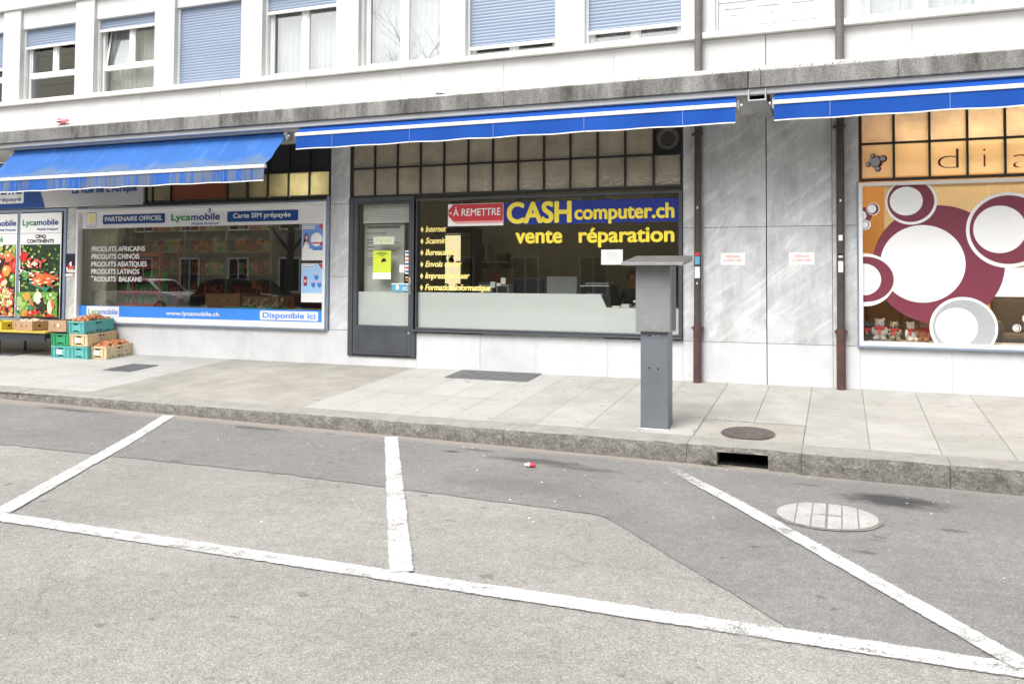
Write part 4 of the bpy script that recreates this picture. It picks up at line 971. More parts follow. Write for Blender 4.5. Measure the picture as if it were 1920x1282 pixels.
for k in range(170):
    x_ = rnd.choice((-1.05, -.2, .1, -2.0, -.55, 1.0)) + rnd.gauss(0, .22); y_ = -.985 + rnd.gauss(0, .012); z_ = 3.352 + abs(rnd.gauss(0, .006)); r_ = rnd.uniform(.003, .008); a = rnd.uniform(0, 6)
    mb.poly([(x_ + r_ * math.cos(a), y_, z_ + r_ * math.sin(a)), (x_ + r_ * math.cos(a + 2), y_ - .004, z_ + r_ * math.sin(a + 2)), (x_ + r_ * math.cos(a + 4), y_ + .004, z_ + r_ * math.sin(a + 4))])
g_ = mb.build('moss', MOSS, base=False); g_['kind'] = 'stuff'

# ------------------------------------------------------------------ signs and posters
def poster(name, label, cat, x0, x1, z0, z1, y, paper, group=None, th=.003):
    t = thing(name, label, cat, ((x0 + x1) / 2, y, z0), group); mb = MB(); mb.box(x0, x1, y, y + th, z0, z1); mb.build('sheet', paper, t); return t
for lab, xa in (('small DÉFENSE D’AFFICHER notice on the marble, beside the drainpipe with coloured stickers', -1.278), ('small DÉFENSE D’AFFICHER notice on the marble, beside the drainpipe with white stickers', -.527)):
    t = poster('notice', lab, 'notice', xa, xa + .27, 1.352, 1.49, -.004, I_PAPER, 'no posters notices')
    letters(t, 'lettering', [('DÉFENSE', xa + .055, xa + .215, 1.435, 1.462, -.006, .02), ("D'AFFICHER", xa + .03, xa + .24, 1.39, 1.417, -.006, .02)], I_FADE)
t = thing('sign_board', 'grey and navy board reading La Rue de L’Afrique above the fruit posters', 'sign', (-11.9, -.03, 2.28))
mb = MB(); mb.box(-14.2, -9.906, -.03, .058, 2.285, 2.95); mb.build('board', pbr('pale_grey_board', (.52, .52, .53), .5, .05, 2), t, bevel=.003)
mb = MB(); mb.flat([(-14.19, 2.288), (-11.93, 2.288), (-12.12, 2.75), (-12.12, 2.94), (-14.19, 2.94)], -.033); mb.build('navy_field', I_NAVY, t)
mb = MB(); mb.rrect(-13.75, -12.41, 2.375, 2.78, -.036, .03); mb.build('white_plate', I_WHITE, t)
letters(t, 'lettering', [('La Rue de L’Afrique', -11.36, -10.02, 2.50, 2.60, -.034, .045), ('mobile', -13.4, -12.45, 2.53, 2.68, -.039, .03), ('Mobile Prépayé', -13.65, -12.46, 2.415, 2.475, -.039, .02)], I_NAVY)
letters(t, 'lettering', [('Lyca', -13.72, -13.42, 2.53, 2.68, -.039, .03)], I_GREEN)
FRUIT = [[I_RED, I_ORANGE, I_YEL, I_LIME, I_MINT, I_FADE, I_AUB, I_CREAM, I_DGREEN], None]
P_RED = ink('tomato_print', (200, 44, 40)); P_ROSE = ink('apple_print', (222, 96, 82)); P_YG = ink('grape_print', (176, 178, 70)); P_CAR = ink('carrot_print', (232, 104, 66)); P_LEEK = ink('lettuce_print', (112, 158, 64)); P_DK = ink('dark_leaf_print', (34, 58, 34)); P_PUM = ink('pumpkin_print', (236, 148, 66)); P_WH = ink('cauliflower_print', (236, 234, 214)); P_SHI = ink('shine_print', (250, 222, 190)); P_CRT = ink('tray_print', (44, 128, 92))
PAL = [P_RED, P_ROSE, P_YG, P_CAR, P_LEEK, P_DK, P_PUM, P_WH, P_SHI, P_CRT, I_AUB, I_MINT]
def fruit_poster(label, x0, x1, seed, veg):
    q = random.Random(seed); W_ = x1 - x0; z0, z1 = .525, 2.205; y = -.028
    t = poster('poster', label, 'poster', x0, x1, z0, z1, y, I_WHITE, 'tall posters beside the grocery window')
    mb = MB(); pz0, pz1 = z0 + .015, 1.695; a0, a1 = x0 + .018, x1 - .018; clip = (a0, a1, pz0, pz1); yy = [y - .002]
    def dsc(cx, cz, rx, rz_, m): mb.disc(cx, cz, rx, rz_, yy[0], m, 16, clip); yy[0] -= .00006
    def ell(cx, cz, L, wd, ang, m):
        pts = []
        for k in range(14): a = 2 * math.pi * k / 14; u, v_ = L * math.cos(a), wd * math.sin(a); pts.append((cx + u * math.cos(ang) - v_ * math.sin(ang), cz + u * math.sin(ang) + v_ * math.cos(ang)))
        mb.flat(pts, yy[0], m, clip); yy[0] -= .00006
    mb.rect(a0, a1, pz0, pz1, yy[0], 5); yy[0] -= .0002
    if veg:
        for k in range(210): dsc(q.uniform(a0, a1), q.uniform(pz0, pz1), q.uniform(.012, .035), q.uniform(.010, .025), q.choice([5, 5, 4, 4, 11, 10, 2]))
        for k in range(60): c = q.gauss(0, .05); dsc(a0 + .10 + c, 1.50 + q.gauss(0, .035), .022, .022, 0); 
        for k in range(60): dsc(a0 + .36 + q.gauss(0, .09), 1.40 + q.gauss(0, .045), .024, .02, q.choice([1, 8, 1, 10]))
        mb.flat([(a0 + .02, 1.30), (a0 + .36, 1.22), (a0 + .33, 1.17), (a0, 1.25)], yy[0], 7, clip); yy[0] -= .0002
        for k in range(40): dsc(a0 + .13 + q.gauss(0, .07), 1.18 + q.gauss(0, .04), .024, .02, q.choice([5, 4, 9]))
        mb.flat([(a0 + .22, 1.07), (a0 + .62, .93), (a0 + .86, 1.22), (a0 + .86, 1.28), (a0 + .63, 1.0), (a0 + .24, 1.11)], yy[0], 9, clip); yy[0] -= .0002
        for k in range(130): ell(a0 + .55 + q.gauss(0, .13), 1.14 + q.gauss(0, .05), .05, .011, q.uniform(-.6, .3), q.choice([3, 3, 3, 6, 0, 8]))
        mb.rect(a0, a1, pz0, .93, yy[0], 4); yy[0] -= .0002
        for k in range(200): dsc(q.uniform(a0, a1), q.uniform(pz0, .90), q.uniform(.012, .034), q.uniform(.010, .03), q.choice([4, 4, 5, 11, 11, 4, 7]))
        dsc(a0 + .22, .86, .075, .065, 6); dsc(a0 + .05, .78, .07, .08, 11); dsc(a0 + .15, .70, .06, .07, 11); dsc(a0 + .46, .83, .09, .11, 7); dsc(a0 + .45, .86, .06, .08, 8)
        ell(a0 + .34, .72, .09, .03, -1.1, 3); ell(a0 + .73, .70, .11, .06, 1.5, 8); ell(a0 + .78, .74, .08, .03, -1.2, 3)
        for k in range(6): ell(a0 + .09 + .02 * k, .62, .13, .008, .9 + .05 * k, 4)
        dsc(a0 + .31, .66, .07, .065, 5); dsc(a0 + .31, .665, .055, .05, 9); ell(a0 + .16, .58, .07, .035, 1.1, 6); ell(a0 + .21, .57, .07, .03, 1.0, 3)
        dsc(a0 + .32, .585, .058, .055, 0); dsc(a0 + .44, .62, .06, .058, 0); dsc(a0 + .42, .64, .02, .018, 8); dsc(a0 + .30, .60, .02, .018, 8); dsc(a0 + .63, .59, .075, .06, 6); dsc(a0 + .72, .55, .1, .03, 0)
        for k in range(26): dsc(a0 + .55 + q.gauss(0, .07), .72 + q.gauss(0, .06), .035, .03, q.choice([5, 10, 5]))
    else:
        for k in range(90): c = q.choice([2, 2, 7, 11]); dsc(q.uniform(a0, a1), q.uniform(1.50, pz1), .03, .026, c)
        for k in range(70): dsc(q.uniform(a0, a1), q.uniform(1.0, 1.52), q.uniform(.035, .06), q.uniform(.035, .06), q.choice([0, 10, 1, 3, 0, 4]))
        for cx, cz, r, m in ((.82, 1.50, .085, 3), (.6, 1.4, .085, 10), (.75, 1.27, .095, 6), (.92, 1.15, .07, 4), (.62, 1.15, .085, 0), (.40, 1.30, .09, 1), (.2, 1.42, .09, 6), (.25, 1.15, .1, 0), (.05, 1.25, .09, 2)):
            dsc(x0 + cx * W_, cz, r, r * .98, m); dsc(x0 + cx * W_ - r * .25, cz + r * .3, r * .35, r * .3, 8)
        ell(x0 + .70 * W_, 1.06, .09, .055, .5, 6); ell(x0 + .70 * W_, 1.075, .075, .035, .5, 8)
        for k in range(240): dsc(q.uniform(a0, a1), q.uniform(pz0, 1.0), q.uniform(.02, .035), q.uniform(.02, .033), q.choice([1, 1, 0, 8, 3, 2, 11, 10]))
        for k in range(60): dsc(x0 + .62 * W_ + q.gauss(0, .09), .86 + q.gauss(0, .05), .02, .02, q.choice([2, 7]))
    mb.build('produce_picture', PAL, t)
    mb = MB(); mb.rect(x0 + .015, x1 - .015, 1.875, 1.882, y - .002); mb.rect(x0 + .015, x1 - .015, 1.697, 1.70, y - .002); mb.build('divider', I_GREY, t)
    lx = x0 + .05
    letters(t, 'lettering', [('Lyca', lx, lx + .31, 2.01, 2.10, y - .003, .03)], I_GREEN)
    letters(t, 'lettering', [('mobile', lx + .315, lx + .79, 2.01, 2.10, y - .003, .035), ('Mobile Prépayé', lx + .33, lx + .78, 1.925, 1.962, y - .003, .02)], I_NAVY)
    return t
t = fruit_poster('tall poster of vegetables headed CINQ CONTINENTS', -12.475, -11.565, 4, True)
letters(t, 'lettering', [('CINQ', -12.13, -11.90, 1.80, 1.852, -.031, .05), ('CONTINENTS', -12.32, -11.72, 1.723, 1.777, -.031, .05)], I_BLACK)
t = fruit_poster('tall poster of oranges and apples ending in a green 6', -13.41, -12.545, 9, False)
letters(t, 'lettering', [('6', -12.93, -12.86, 1.745, 1.83, -.031, .03)], I_GREEN)
t = poster('poster', 'small dark concert poster on the marble strip beside the vegetable poster', 'poster', -11.475, -11.265, 1.19, 1.545, -.006, ink('night_print', (32, 26, 52)))
mb = MB(); y = -.008
for k in range(26): mb.disc(-11.37 + rnd.gauss(0, .04), 1.33 + rnd.gauss(0, .035), .02, .02, y - .0001 * k, k % 3)
for k in range(6): mb.disc(-11.445 + .03 * k, 1.27, .012, .03, y - .004, 1)
mb.rect(-11.475, -11.265, 1.19, 1.225, y - .005, 1); mb.rect(-11.32, -11.28, 1.197, 1.217, y - .006, 0); mb.build('picture', [P_RED, I_PAPER, P_ROSE], t)

t = poster('sale_sign', 'red and white À REMETTRE sign in the computer shop window', 'sign', -4.775, -3.995, 1.862, 2.15, .008, I_PAPER)
mb = MB(); mb.flat([(-4.77, 2.0), (-4.70, 1.925), (-4.0, 1.925), (-4.0, 2.145), (-4.70, 2.145), (-4.77, 2.07)], .006, 0); mb.flat([(-4.70, 1.925), (-4.0, 1.925), (-4.0, 1.895), (-4.66, 1.895)], .0055, 1); mb.disc(-4.735, 2.035, .014, .014, .004, 2, 20); mb.build('red_tag', [I_RED, I_FADE, I_PAPER], t)
letters(t, 'lettering', [('À REMETTRE', -4.70, -4.03, 1.995, 2.085, .003, .012)], I_PAPER)
t = poster('paper_sheet', 'blank looking white paper sheet in the computer shop window above the ticket machine', 'paper', -2.708, -2.44, 1.358, 1.541, .012, I_PAPER)
mb = MB()
for k in range(4): mb.rect(-2.64, -2.5, 1.42 + .025 * k, 1.424 + .025 * k, .010)
mb.build('print', I_GREY, t)
for i, (lab, z0, z1) in enumerate((('blue poster of a woman with a white price bubble in the grocery window', 1.425, 1.93), ('pale blue poster of a phone and shields in the grocery window', .84, 1.382))):
    t = poster('phone_poster', lab, 'poster', -7.04, -6.675, z0, z1, .008, I_PAPER, 'phone posters in the grocery window'); mb = MB(); y = .006
    mb.rect(-7.03, -6.68, z0 + (.16 if i == 0 else .13), z1 - .01, y, 0); mb.flat([(-6.77, z1 - .005), (-6.68, z1 - .005), (-6.68, z1 - .10)], y - .001, 2); mb.rect(-7.02, -6.83, z1 - .07, z1 - .025, y - .001, 1)
    if i == 0:
        mb.disc(-6.795, 1.715, .095, .095, y - .001, 1, 40); mb.rect(-6.87, -6.71, 1.655, 1.675, y - .002, 2); mb.disc(-6.715, 1.66, .022, .022, y - .003, 2, 20); mb.rect(-6.86, -6.70, 1.565, 1.60, y - .002, 3)
        mb.disc(-6.965, 1.745, .035, .055, y - .001, 5, 24); mb.flat([(-7.0, 1.74), (-6.93, 1.74), (-6.93, 1.65), (-7.015, 1.64)], y - .0012, 5); mb.disc(-6.962, 1.745, .022, .034, y - .002, 4, 24); mb.flat([(-7.02, 1.585), (-6.91, 1.585), (-6.92, 1.65), (-6.95, 1.685), (-6.985, 1.68)], y - .003, 1); mb.flat([(-6.96, 1.64), (-6.94, 1.64), (-6.945, 1.71), (-6.958, 1.71)], y - .004, 4)
    else:
        mb.rrect(-7.0, -6.945, 1.07, 1.20, y - .001, .008, 6); mb.rect(-6.993, -6.952, 1.085, 1.185, y - .002, 2); mb.rect(-6.985, -6.96, 1.12, 1.15, y - .003, 1)
        for cx, cz in ((-6.79, 1.185), (-6.84, 1.08), (-6.74, 1.08)): mb.flat([(cx - .034, cz + .03), (cx - .034, cz - .01), (cx, cz - .042), (cx + .034, cz - .01), (cx + .034, cz + .03)], y - .001, 3); mb.rect(cx - .03, cx + .03, cz + .04, cz + .055, y - .001, 7)
    mb.build('picture', [ink('cornflower_print', (110, 150, 215)) if i == 0 else I_PALE, I_PAPER, I_RED, ink('azure_print', (70, 130, 205)), I_SKIN, I_AUB, I_BLACK, I_FADE], t)
    letters(t, 'lettering', [('lycamobile', -7.01, -6.84, z1 - .058, z1 - .038, .003, .02)], I_NAVY)
t = poster('flyer', 'lime green flyer with a white foot on the door glass', 'flyer', -5.892, -5.615, 1.168, 1.552, .006, I_LIME); mb = MB(); mb.rect(-5.892, -5.615, 1.168, 1.255, .004, 0); mb.disc(-5.79, 1.425, .03, .028, .004, 1, 20); mb.flat([(-5.77, 1.395), (-5.68, 1.41), (-5.70, 1.445), (-5.74, 1.45)], .003, 2)
for k, wd in enumerate((.07, .09, .04)): mb.rect(-5.755 - wd, -5.755 + wd, 1.522 - .02 * k, 1.530 - .02 * k, .004, 3)
mb.build('picture', [I_PAPER, I_YEL, I_BLACK, I_DGREEN], t)
t = poster('paper_note', 'pale cream paper note above the lime flyer on the door glass', 'note', -5.887, -5.568, 1.638, 1.74, .006, ink('cream_paper', (214, 218, 190))); letters(t, 'lettering', [('FERMÉ' if False else '1·(· 1·1', -5.84, -5.62, 1.665, 1.71, .004, .0)], I_MINT)
t = poster('card_stickers', 'strip of payment card stickers beside the door handle', 'sticker', -5.402, -5.338, 1.24, 1.55, .006, I_PAPER); mb = MB()
for k in range(6): mb.rect(-5.397, -5.343, 1.26 + .05 * k, 1.282 + .05 * k, .004, (1, 0, 1, 2, 0, 1)[k])
mb.build('printed_pattern', [P_RED, I_NAVY, I_ORANGE], t)
t = poster('door_sticker', 'small dark sticker under the payment card stickers', 'sticker', -5.402, -5.34, 1.13, 1.232, .006, I_BLACK); mb = MB(); mb.rect(-5.39, -5.35, 1.145, 1.165, .004, 0); mb.rect(-5.395, -5.345, 1.185, 1.20, .004, 1); mb.build('print', [I_ORANGE, I_YEL], t)
t = poster('door_sticker', 'white square sticker beside the payment card stickers', 'sticker', -5.485, -5.41, 1.26, 1.36, .006, I_PAPER); mb = MB(); mb.rect(-5.47, -5.425, 1.28, 1.29, .004); mb.build('print', [I_FADE], t)
t = poster('door_sticker', 'teal banner sticker with a white top edge beside the door handle', 'sticker', -5.60, -5.338, 1.006, 1.113, .006, I_TEAL); mb = MB(); mb.rect(-5.60, -5.338, 1.10, 1.113, .004); mb.rrect(-5.535, -5.49, 1.03, 1.09, .004, .012); mb.rect(-5.44, -5.345, 1.05, 1.06, .004); mb.rect(-5.44, -5.36, 1.025, 1.035, .004); mb.build('print', [I_PAPER], t)

# ------------------------------------------------------------------ crates, boxes, bench
TILT = math.atan(.07)
C_TEAL = pbr('teal_crate_plastic', (.12, .44, .42), .45, .1, 4, .05); C_GREEN = pbr('green_crate_plastic', (.04, .33, .14), .45, .1, 4, .05); C_CREAM = pbr('cream_crate_plastic', (.66, .54, .33), .45, .1, 4, .05)
CARD = pbr('brown_cardboard', (.42, .27, .16), .8, .1, 6, .06); CARD_Y = pbr('yellow_carton', (.62, .50, .05), .6, .1, 5)
CW_, CD_, CH_ = .358, .545, .178
def crate_proto(mat, seed=0):
    """local: footprint centre at origin, front face towards -y"""
    t = bpy.data.objects.new('crate', None); COL.objects.link(t); t.empty_display_size = .1
    w_, d_, h = CW_ / 2, CD_ / 2, CH_; th = .012; mb = MB()
    mb.box(-w_ + .012, w_ - .012, -d_ + .012, -d_ + .012 + th, 0, h - .02); mb.box(-w_ + .012, w_ - .012, d_ - .012 - th, d_ - .012, 0, h - .02); mb.box(-w_ + .012, -w_ + .012 + th, -d_ + .012 + th, d_ - .012 - th, 0, h - .02); mb.box(w_ - .012 - th, w_ - .012, -d_ + .012 + th, d_ - .012 - th, 0, h - .02)
    mb.box(-w_ + .024, w_ - .024, -d_ + .024, d_ - .024, .004, .016); t_body = mb.build('body', mat, t, bevel=.002)
    mb = MB(); mb.box(-w_, w_, -d_, -d_ + .022, h - .022, h); mb.box(-w_, w_, d_ - .022, d_, h - .022, h); mb.box(-w_, -w_ + .022, -d_ + .022, d_ - .022, h - .022, h); mb.box(w_ - .022, w_, -d_ + .022, d_ - .022, h - .022, h); mb.build('rim', mat, t, bevel=.003)
    mb = MB()
    for x_ in (-w_ + .006, -w_ * .62, w_ * .62 - .012, w_ - .018): mb.box(x_, x_ + .012, -d_, -d_ + .0125, 0, h - .021)
    for y_ in (-d_ + .004, -d_ * .72, -.006, d_ * .72 - .012, d_ - .016):
        mb.box(w_ - .0125, w_, y_, y_ + .012, 0, h - .021); mb.box(-w_, -w_ + .0125, y_, y_ + .012, 0, h - .021)
    mb.box(-w_ + .02, w_ - .02, -d_ + .002, -d_ + .0125, .0, .010); mb.box(w_ - .0125, w_ - .002, -d_ + .02, d_ - .02, 0, .010); mb.build('rib', mat, t, bevel=.001)
    mb = MB(); mb.box(-.05, .05, -d_ + .0105, -d_ + .012, .022, .042); mb.box(-.07, -.058, -d_ + .0105, -d_ + .012, .01, .03); mb.box(.058, .07, -d_ + .0105, -d_ + .012, .01, .03); mb.box(-.045, .045, -d_ + .0105, -d_ + .0115, h - .05, h - .03)
    for y_ in (-.2, -.16, -.12, .12, .16, .2): mb.box(w_ - .012, w_ - .0105, y_, y_ + .018, .014, .03)
    mb.box(w_ - .012, w_ - .0105, -.05, .05, .018, .036); mb.box(w_ - .012, w_ - .0105, -.05, .05, h - .05, h - .03); mb.build('handle_slot', HOLE, t)
    return t
protos = {}
def crate(mat, label, x, y, z, zrot=0, marks=None, badge=None):
    if mat.name not in protos: t = protos[mat.name] = crate_proto(mat)
    else: t = copy_tree(protos[mat.name])
    for ch in list(t.children):
        if ch.name.startswith(('print', 'paper_label')): bpy.data.objects.remove(ch)
    t.name = 'crate'; t.location = (x, y, z); t.rotation_euler = (TILT, 0, zrot); tag(t, label, 'crate', 'stacked plastic crates')
    w_, d_ = CW_ / 2, CD_ / 2
    def loc(mb_, name, mats):
        o = mb_.build(name, mats, None, base=False); o.parent = t; return o
    if marks:
        mb = MB()
        if marks == 'side':
            mb.poly([(w_ - .0102, -.03 + .016 * math.cos(a * .5236), .095 + .016 * math.sin(a * .5236)) for a in range(12)], 0)
            for k in range(7): mb.poly([(w_ - .0102, .0 + .018 * k, .091), (w_ - .0102, .010 + .018 * k, .091), (w_ - .0102, .010 + .018 * k, .097), (w_ - .0102, .0 + .018 * k, .097)], 0)
        else:
            for k in range(9): mb.poly([(w_ - .0102, -.10 + .018 * k, .075), (w_ - .0102, -.088 + .018 * k, .075), (w_ - .0102, -.088 + .018 * k, .086), (w_ - .0102, -.10 + .018 * k, .086)], 0)
            mb.poly([(w_ - .0102, .12 + .016 * math.cos(a * .5236), .08 + .016 * math.sin(a * .5236)) for a in range(12)], 0)
        loc(mb, 'print', [MIDGREY])
    if badge:
        mb = MB(); mb.poly([(-.09, -d_ + .0095, .06), (.02, -d_ + .0095, .055), (.03, -d_ + .0095, .12), (-.07, -d_ + .0095, .13)]); loc(mb, 'paper_label', [I_PAPER])
    return t
y0_ = -.574 + CD_ / 2
def zc(y): return pz(y) + .002
step = .187
crate(C_TEAL, 'teal plastic crate on the pavement under the green crate, with torn white labels', -10.90, y0_, zc(y0_), 0, None, True)
crate(C_TEAL, 'teal plastic crate on the pavement, under the cream crate of the stack', -10.535, y0_, zc(y0_))
crate(C_GREEN, 'green plastic crate standing on a teal one under a cardboard box', -10.90, y0_ - .012, zc(y0_) + step)
crate(C_CREAM, 'cream plastic crate in the middle of the stack, between two teal crates', -10.525, y0_ - .012, zc(y0_) + step, 0, 'side', True)
ty = y0_ - .02
TOPC = crate(C_TEAL, 'teal plastic crate heaped with onions, topmost of the stack', -10.575, ty, zc(y0_) + 2 * step, R(-1.5), 'side')
fy = -.52 + CD_ / 2 + .015
LOWC = crate(C_CREAM, 'cream plastic crate heaped with onions on the pavement beside the stack', -10.245, fy, zc(fy), R(1), 'other', True)
ON1 = pbr('onion_skin', (.50, .20, .075), .4, .25, 14, .1); ON2 = pbr('brown_onion_skin', (.42, .15, .055), .4, .3, 16, .1)
def onion_proto(mat):
    mb = MB(); seg_, ring_ = 14, 10; prof = [(0, -.034), (.012, -.033), (.028, -.024), (.037, -.006), (.036, .010), (.026, .024), (.013, .033), (.007, .044), (.004, .058), (0, .060)]
    for i, (r, z) in enumerate(prof):
        for k in range(seg_): a = 2 * math.pi * k / seg_; mb.v.append((r * math.cos(a) * (1 + .03 * math.cos(3 * a)), r * math.sin(a), z))
    for i in range(len(prof) - 1):
        for k in range(seg_): mb.f.append((i * seg_ + k, i * seg_ + (k + 1) % seg_, (i + 1) * seg_ + (k + 1) % seg_, (i + 1) * seg_ + k)); mb.m.append(0)
    return mb.build('onion', mat, base=False, smooth=True, merge=True)
onp = [onion_proto(ON1), onion_proto(ON2)]; used_on = [False, False]
def onions(crate_o, n, grp, label, h0):
    q = random.Random(n)
    for k in range(n):
        i = k % 2
        o = onp[i] if not used_on[i] else onp[i].copy()
        if used_on[i]: COL.objects.link(o)
        used_on[i] = True
        u = q.uniform(-1, 1); v_ = q.uniform(-1, 1)
        hgt = h0 + .075 * (1 - .75 * max(u * u, v_ * v_)) - .02
        p = Matrix.Rotation(TILT, 4, 'X') @ Vector((u * .128, v_ * .215, hgt))
        o.location = crate_o.location + p; o.rotation_euler = (q.uniform(-1.9, 1.9), q.uniform(-1.9, 1.9), q.uniform(0, 6)); s_ = q.uniform(.85, 1.2); o.scale = (s_, s_, s_)
        tag(o, label, 'onion', grp)
onions(TOPC, 64, 'onions in the top crate', 'brown onion heaped in the topmost teal crate', .165)
onions(LOWC, 63, 'onions in the low crate', 'brown onion heaped in the cream crate on the pavement', .16)
def carton(label, x0, x1, y0, y1, z0, z1, mat, holes=True, flap=0):
    t = thing('cardboard_box', label, 'box', ((x0 + x1) / 2, (y0 + y1) / 2, z0), 'boxes on the bench and crates'); th = .006; mb = MB()
    mb.box(x0, x1, y0, y0 + th, z0, z1); mb.box(x0, x1, y1 - th, y1, z0, z1); mb.box(x0, x0 + th, y0 + th, y1 - th, z0, z1); mb.box(x1 - th, x1, y0 + th, y1 - th, z0, z1); mb.box(x0 + th, x1 - th, y0 + th, y1 - th, z0 + .002, z0 + .01); mb.build('body', mat, t)
    mb = MB(); zm = (z0 + z1) / 2
    for f in (.35, .65): mb.rrect(x0 + (x1 - x0) * f - .008, x0 + (x1 - x0) * f + .008, zm - .018, zm + .018, y0 - .001, .006)
    for f in (.3, .7):
        yy_ = y0 + (y1 - y0) * f; mb.poly([(x1 + .001, yy_ - .02, zm - .015), (x1 + .001, yy_ + .02, zm - .015), (x1 + .001, yy_ + .02, zm + .015), (x1 + .001, yy_ - .02, zm + .015)])
    mb.build('hand_hole', HOLE, t); return t
b1 = carton('open cardboard box of pale bulbs, foremost on the yellow bench', -11.80, -11.46, -.60, -.18, .352, .495, CARD)
b2 = carton('cardboard box behind the open one on the yellow bench', -12.06, -11.83, -.46, -.1, .352, .50, CARD)
b3 = carton('cardboard box with a white spot standing on the green crate', -11.10, -10.745, -.62, -.12, .355, .525, CARD)
mb = MB(); mb.disc(-10.90, .45, .025, .025, -.622, 0, 16); mb.build('paper_label', I_PAPER, b3)
b4 = carton('low yellow carton at the end of the yellow bench', -12.6, -12.09, -.62, -.2, .352, .475, CARD_Y)
mb = MB(); mb.rect(-12.55, -12.2, .43, .46, -.622, 0); mb.disc(-12.2, .405, .035, .025, -.622, 1, 20); mb.build('print', [I_BLACK, I_DGREEN], b4)
GARL = pbr('pale_bulb', (.62, .5, .36), .5, .15, 12); first = None
for k in range(14):
    if first is None:
        mb = MB(); mb.ball((0, 0, 0), .036, .036, .03, 0, 12, 8); mb.cyl((0, 0, .02), (.004, 0, .05), .008, .004, 8); first = mb.build('bulb', GARL, base=False, smooth=True); o = first
    else: o = first.copy(); COL.objects.link(o)
    o.location = (-11.76 + .062 * (k % 5) + rnd.uniform(-.01, .01), -.55 + .1 * (k // 5) + rnd.uniform(-.02, .02), .475 + rnd.uniform(-.01, .025)); o.rotation_euler = (rnd.uniform(-1, 1), rnd.uniform(-1, 1), rnd.uniform(0, 6)); tag(o, 'pale bulb lying in the open cardboard box', 'vegetable', 'bulbs in the cardboard box')
t = thing('bench', 'low bench with a yellow top carrying cardboard boxes under the fruit posters', 'bench', (-12.6, -.38, -.03))
mb = MB(); mb.box(-14.1, -11.12, -.66, -.08, .322, .35); mb.build('seat', pbr('yellow_bench_top', (.55, .40, .06), .6, .15, 3, .08), t, bevel=.004)
mb = MB(); mb.box(-14.05, -11.16, -.63, -.605, .20, .318); mb.box(-14.05, -11.16, -.14, -.12, .20, .318); mb.build('apron', pbr('dark_bench_steel', (.03, .034, .042), .5), t)
for x_ in (-14.0, -12.15):
    for y_ in (-.6, -.15): mb = MB(); mb.box(x_ - .015, x_ + .015, y_ - .012, y_ + .012, pz(y_) - .01, .199); mb.build('leg', FR_BLACK, t)

# ------------------------------------------------------------------ inside the computer shop
DESK = pbr('pale_desk', (.60, .60, .58), .4, .05, 2)
t = thing('office_desk', 'long pale desk behind the frosted film', 'desk', (-3.6, .75, .12)); mb = MB(); mb.box(-4.5, -1.85, .45, 1.15, .795, .825); mb.build('tabletop', DESK, t, bevel=.003)
mb = MB(); mb.box(-4.45, -2.8, .47, .49, .16, .795); mb.build('front_panel', DESK, t)
for x_ in (-4.45, -1.92):
    for y_ in (.5, 1.1): mb = MB(); mb.box(x_ - .02, x_ + .02, y_ - .02, y_ + .02, .12, .795); mb.build('leg', GREY_AL, t)
def monitor(label, x0, x1, z0, z1, y, mat, scr):
    t = thing('computer_monitor', label, 'monitor', ((x0 + x1) / 2, y, .825), 'monitors on the desk'); mb = MB(); mb.box(x0, x1, y, y + .05, z0, z1); mb.build('housing', mat, t, bevel=.008)
    xm = (x0 + x1) / 2; mb = MB(); mb.box(xm - .035, xm + .035, y + .01, y + .04, .835, z0 + .02); mb.box(xm - .11, xm + .11, y - .06, y + .12, .825, .837); mb.build('stand', DARK, t); mb = MB(); mb.rect(x0 + .02, x1 - .02, z0 + .02, z1 - .02, y - .002); mb.build('back_plate', scr, t); return t
monitor('light grey monitor back in the middle of the computer shop window', -3.61, -3.19, .93, 1.215, .6, MIDGREY, MIDGREY)
monitor('black monitor left of the light grey one', -4.12, -3.70, .92, 1.19, .72, DARK, DARK)
monitor('black monitor seen beside the printer', -2.44, -1.98, .90, 1.20, .95, DARK, DARK)
t = thing('computer_tower', 'silver and black computer tower with white paper notes on it', 'computer', (-4.20, .62, .825)); mb = MB(); mb.box(-4.31, -4.13, .55, .9, .825, 1.10); mb.build('housing', MIDGREY, t, bevel=.005); mb = MB(); mb.box(-4.29, -4.15, .546, .55, .85, 1.08); mb.build('front_cover', DARK, t)
for (x0, x1, z0, z1, yv) in ((-4.415, -4.345, 1.06, 1.14, .60), (-4.24, -4.17, 1.11, 1.195, .54), (-4.30, -4.24, 1.085, 1.125, .538)): mb = MB(); mb.box(x0, x1, yv, yv + .003, z0, z1); mb.build('paper_note', I_PAPER, t)
t = thing('computer_tower', 'black computer tower standing behind the service list', 'computer', (-4.45, .65, .825), None); mb = MB(); mb.box(-4.60, -4.36, .61, .95, .825, 1.13); mb.build('housing', DARK, t, bevel=.005); mb = MB(); mb.box(-4.57, -4.39, .606, .61, .95, 1.1); mb.build('front_cover', MIDGREY, t)
t = thing('printer', 'dark office printer with a pale edge on its lid, on the desk', 'printer', (-2.93, .8, .825)); mb = MB(); mb.box(-3.12, -2.74, .6, 1.0, .825, 1.09); mb.build('body', DARK, t, bevel=.012); mb = MB(); mb.box(-3.14, -2.76, .58, .62, 1.09, 1.10); mb.build('lid_edge', I_PAPER, t); mb = MB(); mb.box(-3.1, -2.78, .66, .95, 1.10, 1.14); mb.build('lid', MIDGREY, t, bevel=.008); mb = MB(); mb.box(-3.05, -2.83, .56, .64, .98, 1.0); mb.build('paper_tray', MIDGREY, t)
